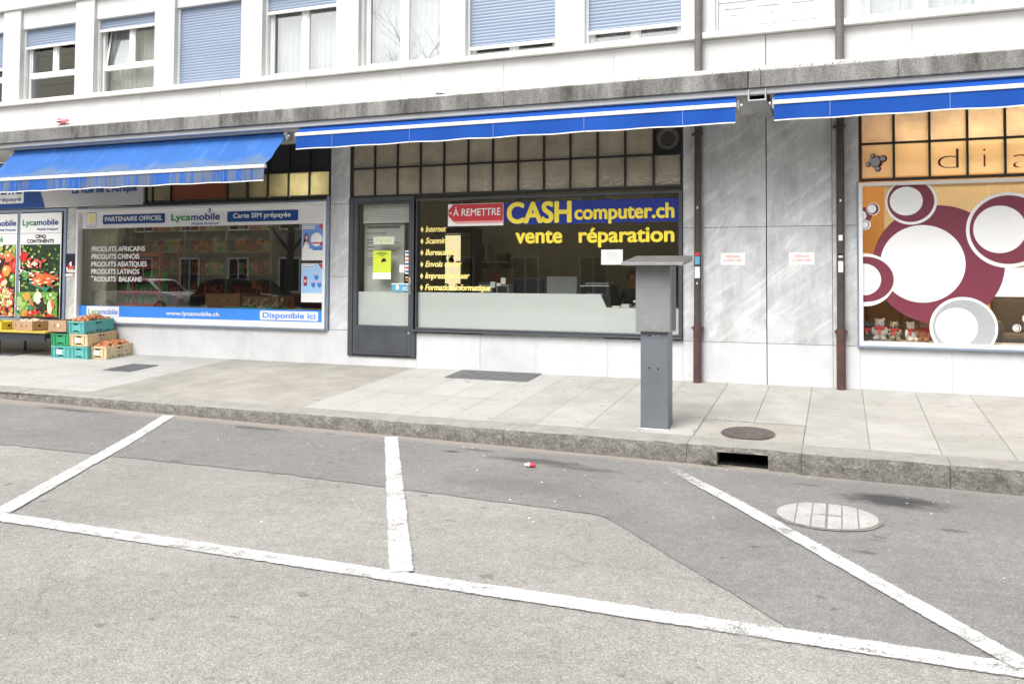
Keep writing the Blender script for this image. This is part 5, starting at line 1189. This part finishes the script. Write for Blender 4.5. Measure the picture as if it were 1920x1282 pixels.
t = thing('telephone', 'small pale telephone on the desk beside the ticket machine', 'telephone', (-2.33, .55, .825)); mb = MB(); mb.prism([(.47, .826), (.66, .826), (.66, .90), (.47, .85)], -2.42, -2.26, 'x'); mb.build('body', MIDGREY, t, bevel=.006); mb = MB(); mb.box(-2.42, -2.38, .47, .66, .89, .92); mb.build('handset', I_PAPER, t, bevel=.008)
for lab, x_, a in (('white paper stack on the desk corner beside the printer', -2.64, .1), ('white card box on the desk between printer and telephone', -2.52, 0)): mb = MB(); mb.box(x_ - .05, x_ + .05, .47, .6, .826, .87 if a == 0 else .845); tag(mb.build('paper_stack', I_PAPER, bevel=.002), lab, 'paper')
WOOD = pbr('shelf_wood', (.28, .20, .11), .6, .2, 4)
t = thing('wall_shelf', 'wooden wall shelf at the back of the computer shop', 'shelf', (-5.5, 3.4, 1.46)); mb = MB(); mb.box(-5.86, -5.2, 3.2, 3.58, 1.455, 1.485); mb.build('board', WOOD, t); mb = MB(); mb.box(-5.75, -5.72, 3.3, 3.58, 1.36, 1.455); mb.box(-5.35, -5.32, 3.3, 3.58, 1.36, 1.455); mb.build('bracket', FR_BLACK, t)
for k, mt in enumerate((DARK, I_PAPER, DARK, MIDGREY)): mb = MB(); mb.box(-5.80 + .055 * k, -5.755 + .055 * k, 3.28, 3.5, 1.486, 1.76); o = mb.build('binder', mt, bevel=.004); tag(o, ('leftmost of the binders on the wall shelf', 'white binder on the wall shelf', 'black binder between the white and grey ones', 'grey binder on the wall shelf')[k], 'binder', 'binders on the wall shelf')
mb = MB(); mb.box(-5.42, -5.25, 3.28, 3.5, 1.486, 1.62); mb.cyl((-5.335, 3.27, 1.55), (-5.335, 3.28, 1.55), .04, n=16); tag(mb.build('desk_clock', DARK), 'dark boxy clock on the wall shelf', 'clock')
t = thing('wall_picture', 'dark portrait hanging at the back of the computer shop', 'picture', (-5.95, 3.58, 1.6)); mb = MB(); mb.frame(-6.22, -5.98, 1.65, 2.10, .02, 3.56, 3.59); mb.build('frame', WOOD, t); mb = MB(); mb.rect(-6.2, -6.0, 1.67, 2.08, 3.575, 0); mb.disc(-6.1, 1.93, .035, .045, 3.573, 1, 20); mb.disc(-6.1, 1.77, .07, .10, 3.572, 2, 20); mb.build('canvas', [WALL_CREAM, I_SKIN, DARK], t)
t = thing('display_case', 'glass display case lit warm yellow behind the service list', 'display case', (-5.35, 1.6, .12)); WARM = lamp_mat('warm_case_light', (1.0, .84, .48), .55)
mb = MB(); mb.box(-5.72, -5.10, 1.5, 1.54, .12, 1.0); mb.box(-5.72, -5.10, 1.5, 1.9, .96, 1.0); mb.box(-5.72, -5.10, 1.48, 1.92, 1.86, 1.94); mb.box(-5.115, -5.10, 1.5, 1.9, 1.0, 1.86); mb.build('case', FR_BLACK, t)
mb = MB(); mb.rect(-5.70, -5.44, 1.0, 1.85, 1.86); mb.build('light_panel', WARM, t); mb = MB(); mb.rect(-5.44, -5.12, 1.0, 1.85, 1.86); mb.build('back_panel', pbr('olive_case_back', (.40, .36, .16), .7), t)
mb = MB(); mb.box(-5.7, -5.12, 1.52, 1.85, 1.43, 1.445); mb.build('glass_shelf', MIDGREY, t)
for k, (x_, z_) in enumerate(((-5.62, 1.446), (-5.50, 1.446), (-5.58, 1.001), (-5.38, 1.001))): mb = MB(); mb.cyl((x_, 1.65, z_), (x_, 1.65, z_ + .06), .05, .03, 12); mb.ball((x_, 1.65, z_ + .08), .045, .045, .03, 0, 10, 6); tag(mb.build('ornament', (I_DGREEN, DARK, DARK, MIDGREY)[k]), ('dark green ornament on the upper shelf of the lit case', 'black ornament on the upper shelf of the lit case', 'black ornament at the foot of the lit case', 'grey ornament at the foot of the lit case')[k], 'ornament')
mb = MB(); mb.cyl((-5.25, 2.9, .75), (-5.25, 2.9, 1.22), .07, n=18); mb.ball((-5.25, 2.9, 1.22), .07, .07, .06, 0, 16, 8); mb.cyl((-5.25, 2.9, 1.27), (-5.25, 2.9, 1.34), .02, n=8); tag(mb.build('fire_extinguisher', pbr('extinguisher_red', (.30, .03, .02), .4)), 'red fire extinguisher against the back wall of the computer shop', 'extinguisher')
# the person at the far desk: one continuous skinned body
def person():
    P = [(-2.66, 1.62, .60), (-2.66, 1.63, .80), (-2.66, 1.60, 1.00), (-2.66, 1.58, 1.08), (-2.66, 1.56, 1.17), (-2.66, 1.55, 1.27),
         (-2.83, 1.60, 1.00), (-2.88, 1.45, .82), (-2.80, 1.28, .86), (-2.49, 1.60, 1.00), (-2.44, 1.45, .82), (-2.52, 1.28, .86),
         (-2.75, 1.55, .58), (-2.76, 1.18, .60), (-2.76, 1.20, .18), (-2.57, 1.55, .58), (-2.56, 1.18, .60), (-2.56, 1.20, .18)]
    E_ = [(0, 1), (1, 2), (2, 3), (3, 4), (4, 5), (2, 6), (6, 7), (7, 8), (2, 9), (9, 10), (10, 11), (0, 12), (12, 13), (13, 14), (0, 15), (15, 16), (16, 17)]
    rad = [(.15, .11), (.15, .11), (.13, .09), (.055, .055), (.075, .085), (.07, .08), (.055, .055), (.045, .045), (.03, .03), (.055, .055), (.045, .045), (.03, .03), (.085, .085), (.07, .07), (.045, .045), (.085, .085), (.07, .07), (.045, .045)]
    me = bpy.data.meshes.new('person'); me.from_pydata(P, E_, []); o = bpy.data.objects.new('person', me); COL.objects.link(o)
    sk = o.modifiers.new('skin', 'SKIN'); sk.use_smooth_shade = True
    for i, r in enumerate(rad): me.skin_vertices[0].data[i].radius = r
    me.skin_vertices[0].data[0].use_root = True
    sb = o.modifiers.new('sub', 'SUBSURF'); sb.levels = 2; sb.render_levels = 2
    m, n, b = new_mat('skin_and_jumper'); sx = n.nodes.new('ShaderNodeSeparateXYZ'); tc = n.nodes.new('ShaderNodeTexCoord'); n.links.new(tc.outputs['Object'], sx.inputs[0])
    n.links.new(ramp(n, sx.outputs['Z'], [(0, (.03, .03, .035)), (.9999, (.03, .03, .035))]), b.inputs['Base Color'])
    c = mix(n, math_n(n, 'GREATER_THAN', sx.outputs['Z'], 1.06), (.035, .035, .04), (.50, .19, .08)); n.links.new(c, b.inputs['Base Color']); b.inputs['Roughness'].default_value = .5
    me.materials.append(m)
    o['label'] = 'seated person in dark clothes, head showing above the monitor'; o['category'] = 'person'
    mb = MB(); mb.ball((-2.66, 1.585, 1.285), .088, .085, .075, 0, 14, 8); mb.ball((-2.585, 1.58, 1.22), .028, .05, .07, 0); mb.ball((-2.735, 1.58, 1.22), .028, .05, .07, 0)
    h = mb.build('hair', pbr('auburn_hair', (.06, .02, .01), .5), None, base=False, smooth=True); h.parent = o
    mb = MB(); mb.cyl((-2.66, 1.475, 1.215), (-2.66, 1.45, 1.20), .012, .015, 8); mb.ball((-2.69, 1.48, 1.235), .009); mb.ball((-2.63, 1.48, 1.235), .009); mb.box(-2.685, -2.635, 1.475, 1.482, 1.17, 1.176); f = mb.build('face', m, None, base=False); f.parent = o
person()
t = thing('office_chair', 'dark office chair under the seated person', 'chair', (-2.66, 1.6, .12)); mb = MB(); mb.box(-2.9, -2.42, 1.35, 1.85, .42, .48); mb.build('seat', DARK, t, bevel=.02); mb = MB(); mb.box(-2.86, -2.46, 1.80, 1.86, .55, 1.0); mb.build('backrest', DARK, t, bevel=.02); mb = MB(); mb.cyl((-2.66, 1.6, .16), (-2.66, 1.6, .42), .03); mb.build('column', GREY_AL, t)
for k in range(5): a = k * 1.2566; mb = MB(); mb.cyl((-2.66, 1.6, .17), (-2.66 + .28 * math.cos(a), 1.6 + .28 * math.sin(a), .14), .018, n=8); mb.build('leg', DARK, t)
t = thing('window_blind', 'white slatted blind drawn up behind the top of the door glass', 'blind', (-5.73, .1, 1.95)); mb = MB()
for k in range(11): mb.box(-6.10, -5.36, .09, .105, 1.955 + .021 * k, 1.955 + .021 * k + .017)
mb.build('slats', PVC, t); mb = MB(); mb.box(-6.10, -5.36, .085, .11, 1.93, 1.952); mb.build('bottom_rail', PVC, t)
t = thing('notice_board', 'pale standing board with rows of grey print behind the door glass', 'board', (-5.75, .16, .12)); BRD = pbr('pale_board', (.66, .66, .64), .6, .08, 3); mb = MB(); mb.box(-6.12, -5.50, .16, .18, .14, 1.92); mb.build('panel', BRD, t); mb = MB()
for k, (zz, wd) in enumerate(((1.86, .52), (1.79, .3), (1.70, .4), (1.66, .5), (1.60, .12), (1.55, .45), (1.45, .1), (1.42, .1), (1.39, .1), (1.36, .1))): mb.rect(-6.08, -6.08 + wd, zz, zz + (.035 if k == 0 else .012), .158)
mb.build('printed_pattern', MIDGREY, t)
# shop lights
def tube_lamp(label, x0, x1, y, z, col, st, name='ceiling_light'):
    t = thing(name, label, 'light', ((x0 + x1) / 2, y, z)); mb = MB(); mb.box(x0, x1, y - .05, y + .05, z + .03, z + .06); mb.build('housing', WHITE_AL, t); mb = MB(); mb.cyl((x0 + .03, y, z), (x1 - .03, y, z), .02, n=10); mb.build('tube', lamp_mat('lamp_tube', col, st), t); return t
tube_lamp('long fluorescent light on the computer shop ceiling', -5.6, -2.4, 1.9, 2.95, (1, .93, .75), 5)
tube_lamp('fluorescent light glowing behind the grocery transom panes', -7.35, -6.7, .42, 2.50, (1, .92, .68), 26)
tube_lamp('fluorescent light over the grocery shelves', -13.9, -9.2, 1.6, 2.95, (1, .95, .85), 4)
tube_lamp('added fluorescent light brightening the cream pillar in the grocery window', -11.15, -10.5, .17, 2.9, (1, .93, .78), 14)  # added tube, put in only to brighten the pillar's street side
tube_lamp('warm light glowing behind the orange salon transom', .5, 4.5, .45, 2.70, (1, .74, .42), 14)
tube_lamp('warm light set forward in the salon to brighten the plush toys', .8, 4.4, .9, 2.95, (1, .85, .6), 26)  # brought forward and strengthened to brighten the toys on the sill

# ------------------------------------------------------------------ inside the grocery
RACKM = pbr('red_wire_rack', (.50, .06, .03), .45, .1, 4)
t = thing('display_rack', 'red metal rack of green packets inside the grocery window', 'rack', (-10.7, .7, .12))
for x_ in (-11.15, -10.58, -10.05):
    for y_ in (.5, .9): mb = MB(); mb.box(x_ - .014, x_ + .014, y_ - .014, y_ + .014, .12, 1.66); mb.build('post', RACKM, t)
for z_ in (.73, .93, 1.13, 1.33, 1.53): mb = MB(); mb.box(-11.16, -10.04, .5, .9, z_ - .012, z_); mb.box(-11.16, -10.04, .492, .5, z_ - .015, z_ + .03); mb.build('shelf', RACKM, t)
PKG = [ink('green_packet', (70, 150, 70)), ink('red_packet', (150, 40, 30)), ink('yellow_packet', (190, 170, 60)), ink('orange_packet', (190, 110, 40)), ink('white_packet', (165, 165, 150)), ink('brown_packet', (110, 70, 40))]
pproto = {}
def packet(mat, band, x, y, z, sx, sz, label, group):
    key = (mat.name, band.name)
    if key not in pproto:
        mb = MB(); mb.v = [(-.5, -.5, 0), (.5, -.5, 0), (.5, .5, 0), (-.5, .5, 0), (-.5, -.5, .8), (.5, -.5, .8), (.5, .5, .8), (-.5, .5, .8), (-.42, -.1, 1), (.42, -.1, 1), (.42, .1, 1), (-.42, .1, 1)]
        mb.f = [(0, 3, 2, 1), (0, 1, 5, 4), (1, 2, 6, 5), (2, 3, 7, 6), (3, 0, 4, 7), (4, 5, 9, 8), (5, 6, 10, 9), (6, 7, 11, 10), (7, 4, 8, 11), (8, 9, 10, 11)]; mb.m = [0] * 10
        mb.poly([(-.4, -.503, .1), (.4, -.503, .1), (.4, -.503, .5), (-.4, -.503, .5)], 1)
        o = mb.build('packet', [mat, band], base=False); pproto[key] = o
    else: o = pproto[key].copy(); COL.objects.link(o)
    o.location = (x, y, z); o.scale = (sx, .12, sz); o.rotation_euler = (0, 0, rnd.uniform(-.06, .06)); tag(o, label, 'packet', group); return o
for j, z_ in enumerate((.73, .93, 1.13, 1.33)):
    for k in range(11):
        mt = PKG[0] if j < 2 or (j == 2 and k > 6) else PKG[1]
        lab = ('green packet on the lowest shelf of the red rack', 'green packet on the second shelf of the red rack', None, 'red packet on the top shelf of the red rack')[j] or ('green packet on the third shelf of the red rack' if mt is PKG[0] else 'red packet on the third shelf of the red rack')
        packet(mt, PKG[4], -11.10 + .1 * k, .62 + rnd.uniform(-.01, .01), z_ + .001, .088, .15 + rnd.uniform(-.01, .015), lab, 'packets on shelf %s of the red rack' % ('one two three four'.split()[j] + (' green' if mt is PKG[0] else ' red')))
SHM = pbr('shop_shelving', (.30, .28, .22), .6)
t = thing('shelving_unit', 'tall shelving of yellow goods at the back of the grocery', 'shelves', (-11, 2.6, .12))
for z_ in (.45, .85, 1.25, 1.65, 2.05): mb = MB(); mb.box(-12.6, -9.35, 2.4, 2.8, z_ - .02, z_); mb.build('shelf', SHM, t)
for x_ in (-12.6, -12.25, -11.3, -10.35, -9.37): mb = MB(); mb.box(x_ - .02, x_ + .02, 2.4, 2.82, .12, 2.45); mb.build('upright', SHM, t)
mb = MB(); mb.box(-12.6, -9.35, 2.82, 2.84, .12, 2.45); mb.build('back_panel', SHM, t)
for j, z_ in enumerate((.85, 1.25, 1.65, 2.05)):
    x_ = -12.55
    while x_ < -9.45:
        wd = rnd.uniform(.08, .14); ci = rnd.choice((2, 2, 3, 5, 1, 4) if j else (5, 3, 1)); lab = 'packaged goods on the %s shelf at the back of the grocery' % ('lowest filled', 'second', 'third', 'top')[j]
        if all(abs(x_ + wd / 2 - u) > wd / 2 + .02 for u in (-12.25, -11.3, -10.35)): packet(PKG[ci], PKG[(ci + 2) % 6], x_ + wd / 2, 2.55, z_ + .001, wd * .9, rnd.uniform(.2, .3), lab, 'goods on the %s back shelf' % ('lowest', 'second', 'third', 'top')[j])
        x_ += wd
mb = MB(); mb.box(-9.3, -8.75, 2.6, 3.0, .12, 2.0); mb.box(-9.25, -8.8, 2.59, 2.6, .2, 1.9); tag(mb.build('dark_fridge', DARK), 'dark green fridge beside the shelving in the grocery', 'fridge')
for lab, x0, x1, z1 in (('brown carton lying behind the grocery window, nearer the red rack', -9.1, -8.45, .93), ('brown carton lying behind the grocery window beside the ginger', -8.4, -7.75, .90)):
    carton(lab, x0, x1, .45, .85, .72, z1, pbr('dull_cardboard', (.26, .13, .06), .8))
t = thing('window_ledge', 'inner display ledge of the grocery window', 'ledge', (-9, .3, .12)); mb = MB(); mb.box(-11.2, -6.66, .1, .95, .69, .718); mb.build('board', DESK, t); mb = MB(); mb.box(-11.2, -6.66, .93, .95, .12, .69); mb.build('panel', DESK, t)
GING = pbr('ginger_skin', (.50, .37, .2), .7, .2, 20); q = random.Random(2)
for k in range(16):
    mb = MB(); cx, cy = -8.0 + q.uniform(-.32, .32), .30 + q.uniform(-.08, .12); cz_ = .735 + .03 * (k % 3)
    p = Vector((cx, cy, cz_)); pts = [tuple(p)]
    for i in range(3): p = p + Vector((q.uniform(-.06, .06), q.uniform(-.05, .05), q.uniform(-.01, .04))); pts.append(tuple(p))
    mb.tube(pts, .013, 8); mb.cyl(pts[1], (pts[1][0] + .03, pts[1][1], pts[1][2] + .05), .011, .006, 8); tag(mb.build('ginger_root', GING), 'knobbly ginger root in the heap inside the grocery window', 'ginger', 'ginger heap')
t = thing('tray', 'turquoise tray under the ginger heap', 'tray', (-8.0, .3, .718)); mb = MB(); mb.box(-8.45, -7.6, .12, .16, .719, .745); mb.box(-8.45, -7.6, .44, .46, .719, .745); mb.box(-8.45, -7.6, .16, .44, .719, .724); mb.build('body', C_TEAL, t)

# ------------------------------------------------------------------ inside the salon: plush bears on the sill
def bear(label, x, fur, scarf, s=1.0, turn=0.0):
    t = thing('plush_bear', label, 'plush toy', (x, .19, .525), 'plush toys on the salon sill'); mb = MB(); z0 = .525
    def P(a, b, c): ca, sa = math.cos(turn), math.sin(turn); return (x + (a * ca - b * sa) * s, .19 + (a * sa + b * ca) * s, z0 + c * s)
    mb.ball(P(0, 0, .06), .055 * s, .05 * s, .062 * s); mb.ball(P(0, -.005, .155), .042 * s, .042 * s, .042 * s); mb.ball(P(0, -.045, .145), .02 * s, .02 * s, .017 * s)
    for sg in (-1, 1): mb.ball(P(.033 * sg, .005, .19), .015 * s, .01 * s, .016 * s); mb.ball(P(.055 * sg, -.02, .085), .018 * s, .02 * s, .036 * s); mb.ball(P(.035 * sg, -.055, .02), .024 * s, .035 * s, .021 * s)
    o = mb.build('plush_body', fur, t, smooth=True); rm = o.modifiers.new('rm', 'REMESH'); rm.mode = 'VOXEL'; rm.voxel_size = .006; rm.use_smooth_shade = True
    if scarf:
        mb = MB(); n_ = 20
        for k in range(n_): a, b = 2 * math.pi * k / n_, 2 * math.pi * (k + 1) / n_; mb.cyl(P(.043 * math.cos(a), .043 * math.sin(a), .115), P(.043 * math.cos(b), .043 * math.sin(b), .115), .013 * s, n=8)
        mb.box(x - .02 * s, x + .006 * s, .19 - .06 * s, .19 - .045 * s, z0 + .06 * s, z0 + .11 * s); mb.build('scarf', scarf, t, smooth=False)
    mb = MB()
    for sg in (-1, 1): mb.ball(P(.016 * sg, -.04, .165), .005 * s)
    mb.ball(P(0, -.064, .15), .007 * s); mb.build('eyes_and_nose', DARK, t)
FURS = [pbr('black_plush', (.02, .02, .02), .95, .3, 60, .3, 200), pbr('grey_knit_plush', (.42, .38, .36), .95, .3, 90, .3, 300), pbr('white_plush', (.72, .68, .62), .95, .1, 60, .1), pbr('chestnut_plush', (.42, .16, .06), .9, .2, 60, .2)]
m, n, b = new_mat('leopard_plush'); v = coords(n); c = ramp(n, noise(n, 55, 2, .5, v), [(.45, (.55, .43, .27)), (.55, (.05, .035, .025))]); n.links.new(c, b.inputs['Base Color']); b.inputs['Roughness'].default_value = .95
SCARF = pbr('red_scarf', (.55, .05, .05), .8)
bear('black plush toy with a red collar, half hidden by the salon window frame', .285, FURS[0], SCARF, 1.05, .3)
bear('grey knitted plush toy with a red scarf on the salon sill', .412, FURS[1], SCARF, 1.2, -.1)
bear('leopard spotted plush toy on the salon sill', .557, m, SCARF, 1.05, .1)
bear('white plush toy with a thin red collar on the salon sill', .72, FURS[2], SCARF, 1.05, .5)
bear('chestnut plush toy with a red collar on the salon sill', .86, FURS[3], SCARF, 1.12, -.4)
t = thing('window_bench', 'white inner sill of the salon window carrying the plush toys', 'sill', (2.4, .3, .12)); mb = MB(); mb.box(.25, 4.74, .1, .42, .49, .522); mb.build('board', PVC, t); mb = MB(); mb.box(.25, 4.74, .40, .42, .12, .49); mb.build('panel', PVC, t)
t = thing('salon_chair', 'grey salon armchair inside the salon window', 'chair', (2.0, 1.0, .12)); GC = pbr('grey_leatherette', (.20, .19, .185), .5, .15, 3); mb = MB(); mb.box(1.65, 2.35, .75, 1.3, .38, .6); mb.build('seat', GC, t, bevel=.05); mb = MB(); mb.box(1.65, 2.35, 1.2, 1.35, .55, 1.15); mb.build('backrest', GC, t, bevel=.05)
for x_ in (1.6, 2.3): mb = MB(); mb.box(x_, x_ + .1, .75, 1.25, .5, .74); mb.build('armrest', GC, t, bevel=.03)
mb = MB(); mb.cyl((2, 1.05, .12), (2, 1.05, .38), .05); mb.cyl((2, 1.05, .12), (2, 1.05, .15), .28, n=24); mb.build('base', GREY_AL, t)
t = thing('cupboard', 'tall dark cupboard behind the plush toys in the salon', 'cupboard', (.8, 2.0, .12)); mb = MB(); mb.box(.3, 1.15, 1.7, 2.1, .12, 1.35); mb.build('body', pbr('dark_walnut', (.05, .03, .02), .5), t); mb = MB(); mb.box(.33, .71, 1.68, 1.70, .16, 1.3); mb.box(.73, 1.12, 1.68, 1.7, .16, 1.3); mb.build('door', pbr('walnut', (.12, .07, .035), .5), t)
# ------------------------------------------------------------------ the other side of the street (seen mirrored in the glass)
HOUSE3 = pbr('cream_stone', (.82, .77, .62), .85, .08, .8)
HOUSE = pbr('ochre_stone', (.40, .35, .24), .85, .15, .6); HOUSE2 = pbr('grey_stone_trim', (.4, .39, .36), .85)
t = thing('apartment_building', 'ochre stone apartment block across the street, mirrored in the shop windows', 'building', (-25, -25, 0))
mb = MB(); mb.box(-36.2, 14, -34, -25, -.3, 8.5); mb.build('wall', HOUSE, t)
mb = MB(); mb.box(-36.2, 14.2, -34.2, -24.8, 8.5, 8.75); mb.box(-36.2, 14, -24.97, -24.9, 3.1, 3.35); mb.build('cornice', HOUSE2, t)
first = None
for i in range(16):
    for zb in (.5, 3.6, 6.0):
        if first is None:
            mb = MB(); mb.frame(-.65, .65, 0, 1.75, .09, -.01, .06); mb.box(-.03, .03, -.0, .05, .09, 1.66); first = mb.build('window', PVC, None, base=False)
            q = MB(); q.rect(.56, -.56, .09, 1.66, .012); pn = q.build('pane', pbr('dark_pane', (.03, .035, .04), .15), None, base=False); pn.parent = first; o = first
        else:
            o = first.copy(); COL.objects.link(o); c = pn.copy(); COL.objects.link(c); c.parent = o
        o.parent = t; o.location = Vector((-34.6 + 3.1 * i, -24.96, zb)) - Vector((-25, -25, 0))
t = thing('town_house', 'tall cream stone house across the street, mirrored in the left of the grocery window', 'building', (-50, -24, 0))
mb = MB()
for j in range(20):
    for i in range(16): mb.box(-75 + 2.4 * i + (j % 2) * .6 + .01, -75 + 2.4 * (i + 1) + (j % 2) * .6 - .01, -24.3, -23.4, -.3 + .8 * j + .01, .5 + .8 * j - .01)
mb.build('wall', HOUSE3, t); mb = MB(); mb.box(-75, -36, -34, -24.3, -.3, 15.7); mb.build('core', HOUSE3, t); mb = MB(); mb.box(-75.5, -35.6, -34, -23.1, 15.7, 16.1); mb.build('cornice', HOUSE2, t)
for x_ in (-70, -64, -58, -52, -46):
    for z_ in (3.2, 6.4, 9.6, 12.8):
        mb = MB(); mb.box(x_, x_ + 1.2, -23.42, -23.33, z_, z_ + 1.9); f_ = mb.build('window', PVC, t); mb = MB(); mb.rect(x_ + 1.1, x_ + .1, z_ + .1, z_ + 1.8, -23.325); mb.build('pane', DARK, f_)
# parked cars
def car_proto():
    t = bpy.data.objects.new('parked_car', None); COL.objects.link(t)
    prof = [(-2.1, .32), (-2.12, .62), (-2.0, .88), (-1.2, .98), (-.55, 1.02), (1.2, 1.0), (1.75, .98), (2.02, .9), (2.08, .6), (2.05, .32)]
    mb = MB(); mb.prism(prof, -.84, .84, 'y'); b = mb.build('body', PAINTS[0], t, bevel=.07)
    g = [(-1.25, .97), (-.55, 1.42), (.9, 1.46), (1.55, 1.32), (1.85, .97)]
    mb = MB(); mb.prism(g, -.72, .72, 'y'); mb.build('glasshouse', pbr('car_glass', (.015, .018, .02), .08), t, bevel=.06)
    mb = MB(); mb.prism([(-.6, 1.40), (-.5, 1.47), (.9, 1.50), (1.5, 1.38), (1.45, 1.33), (.9, 1.44)], -.70, .70, 'y'); mb.build('roof', PAINTS[0], t, bevel=.03)
    for s_ in (-1, 1):
        mb = MB(); mb.prism([(-1.28, .97), (-1.2, .97), (-.5, 1.44), (-.58, 1.46)], .70 * s_, .735 * s_, 'y'); mb.prism([(.35, .97), (.45, .97), (.42, 1.46), (.33, 1.46)], .70 * s_, .735 * s_, 'y'); mb.prism([(1.5, 1.36), (1.6, 1.3), (1.9, .97), (1.75, .97)], .70 * s_, .735 * s_, 'y'); mb.build('pillar', PAINTS[0], t)
        for x_ in (-1.35, 1.3):
            mb = MB(); mb.cyl((x_, .86 * s_, .32), (x_, .66 * s_, .32), .32, n=24); w_ = mb.build('wheel', DARK, t); mb = MB(); mb.cyl((x_, .868 * s_, .32), (x_, .84 * s_, .32), .2, n=16); r_ = mb.build('rim', GREY_AL, w_)
        mb = MB(); mb.box(-2.13, -2.05, .55 * s_ - .16, .55 * s_ + .16, .66, .78); mb.build('headlight', I_PAPER, t, bevel=.02)
        mb = MB(); mb.box(2.0, 2.09, .6 * s_ - .14, .6 * s_ + .14, .72, .9); mb.build('tail_light', RACKM, t, bevel=.02)
    return t
PAINTS = [pbr('silver_car_paint', (.5, .5, .51), .25, .03, 1, metal=.4), pbr('black_car_paint', (.02, .02, .022), .2), pbr('dark_red_car_paint', (.10, .015, .012), .25), pbr('white_car_paint', (.7, .7, .7), .25)]
cp = car_proto(); cars = [(cp, -26.0, 3, 'white parked car across the street, mirrored beside the red rack'), (None, -21.2, 1, 'black parked car across the street, mirrored in the middle of the grocery window'), (None, -16.9, 2, 'dark red parked car across the street, mirrored near the phone posters')]
for o, x_, ci, lab in cars:
    o = o or copy_tree(cp); o.location = (x_, -16.6, rz(x_, -16.6)); o.rotation_euler = (0, 0, math.pi if ci % 2 else 0); tag(o, lab, 'car', 'cars parked across the street')
    for ch in o.children:
        if ch.name.split('.')[0] in ('body', 'roof', 'pillar'):
            ch.material_slots[0].link = 'OBJECT'; ch.material_slots[0].material = PAINTS[ci]
# bare street trees
BARK = pbr('grey_bark', (.10, .09, .075), .9, .25, 6)
def tree(label, x, y, h, seed):
    q = random.Random(seed); t = thing('bare_tree', label, 'tree', (x, y, -.2), 'bare street trees'); tr = MB(); br = MB()
    def grow(mb_, p, d, L, r, lev):
        pts = [p]; k = 4
        for i in range(k):
            d = (d + Vector((q.gauss(0, .10), q.gauss(0, .10), q.gauss(0, .05) + .03))).normalized(); p2 = p + d * L / k; r2 = r * (1 - .5 / k * (1 if lev else .5)); mb_.cyl(p, p2, r, r2, 7 if lev < 2 else 5, 0, False); p, r = p2, r2
            if lev < 4 and i > 0:
                for c in range(2 if lev < 3 else 1):
                    a = q.uniform(0, 6.28); side = Vector((math.cos(a), math.sin(a), q.uniform(.1, .7))); grow(br, p, (d * .6 + side * .75).normalized(), L * q.uniform(.5, .68), r * q.uniform(.45, .6), lev + 1)
    grow(tr, Vector((x, y, -.25)), Vector((0, 0, 1)), h, .17, 0)
    tr.build('trunk', BARK, t); br.build('crown', BARK, t)
tree('bare street tree mirrored in the upper windows', -13.2, -13.2, 5.2, 3)
tree('bare street tree mirrored in the grocery window', -21.0, -18.6, 5.0, 6)
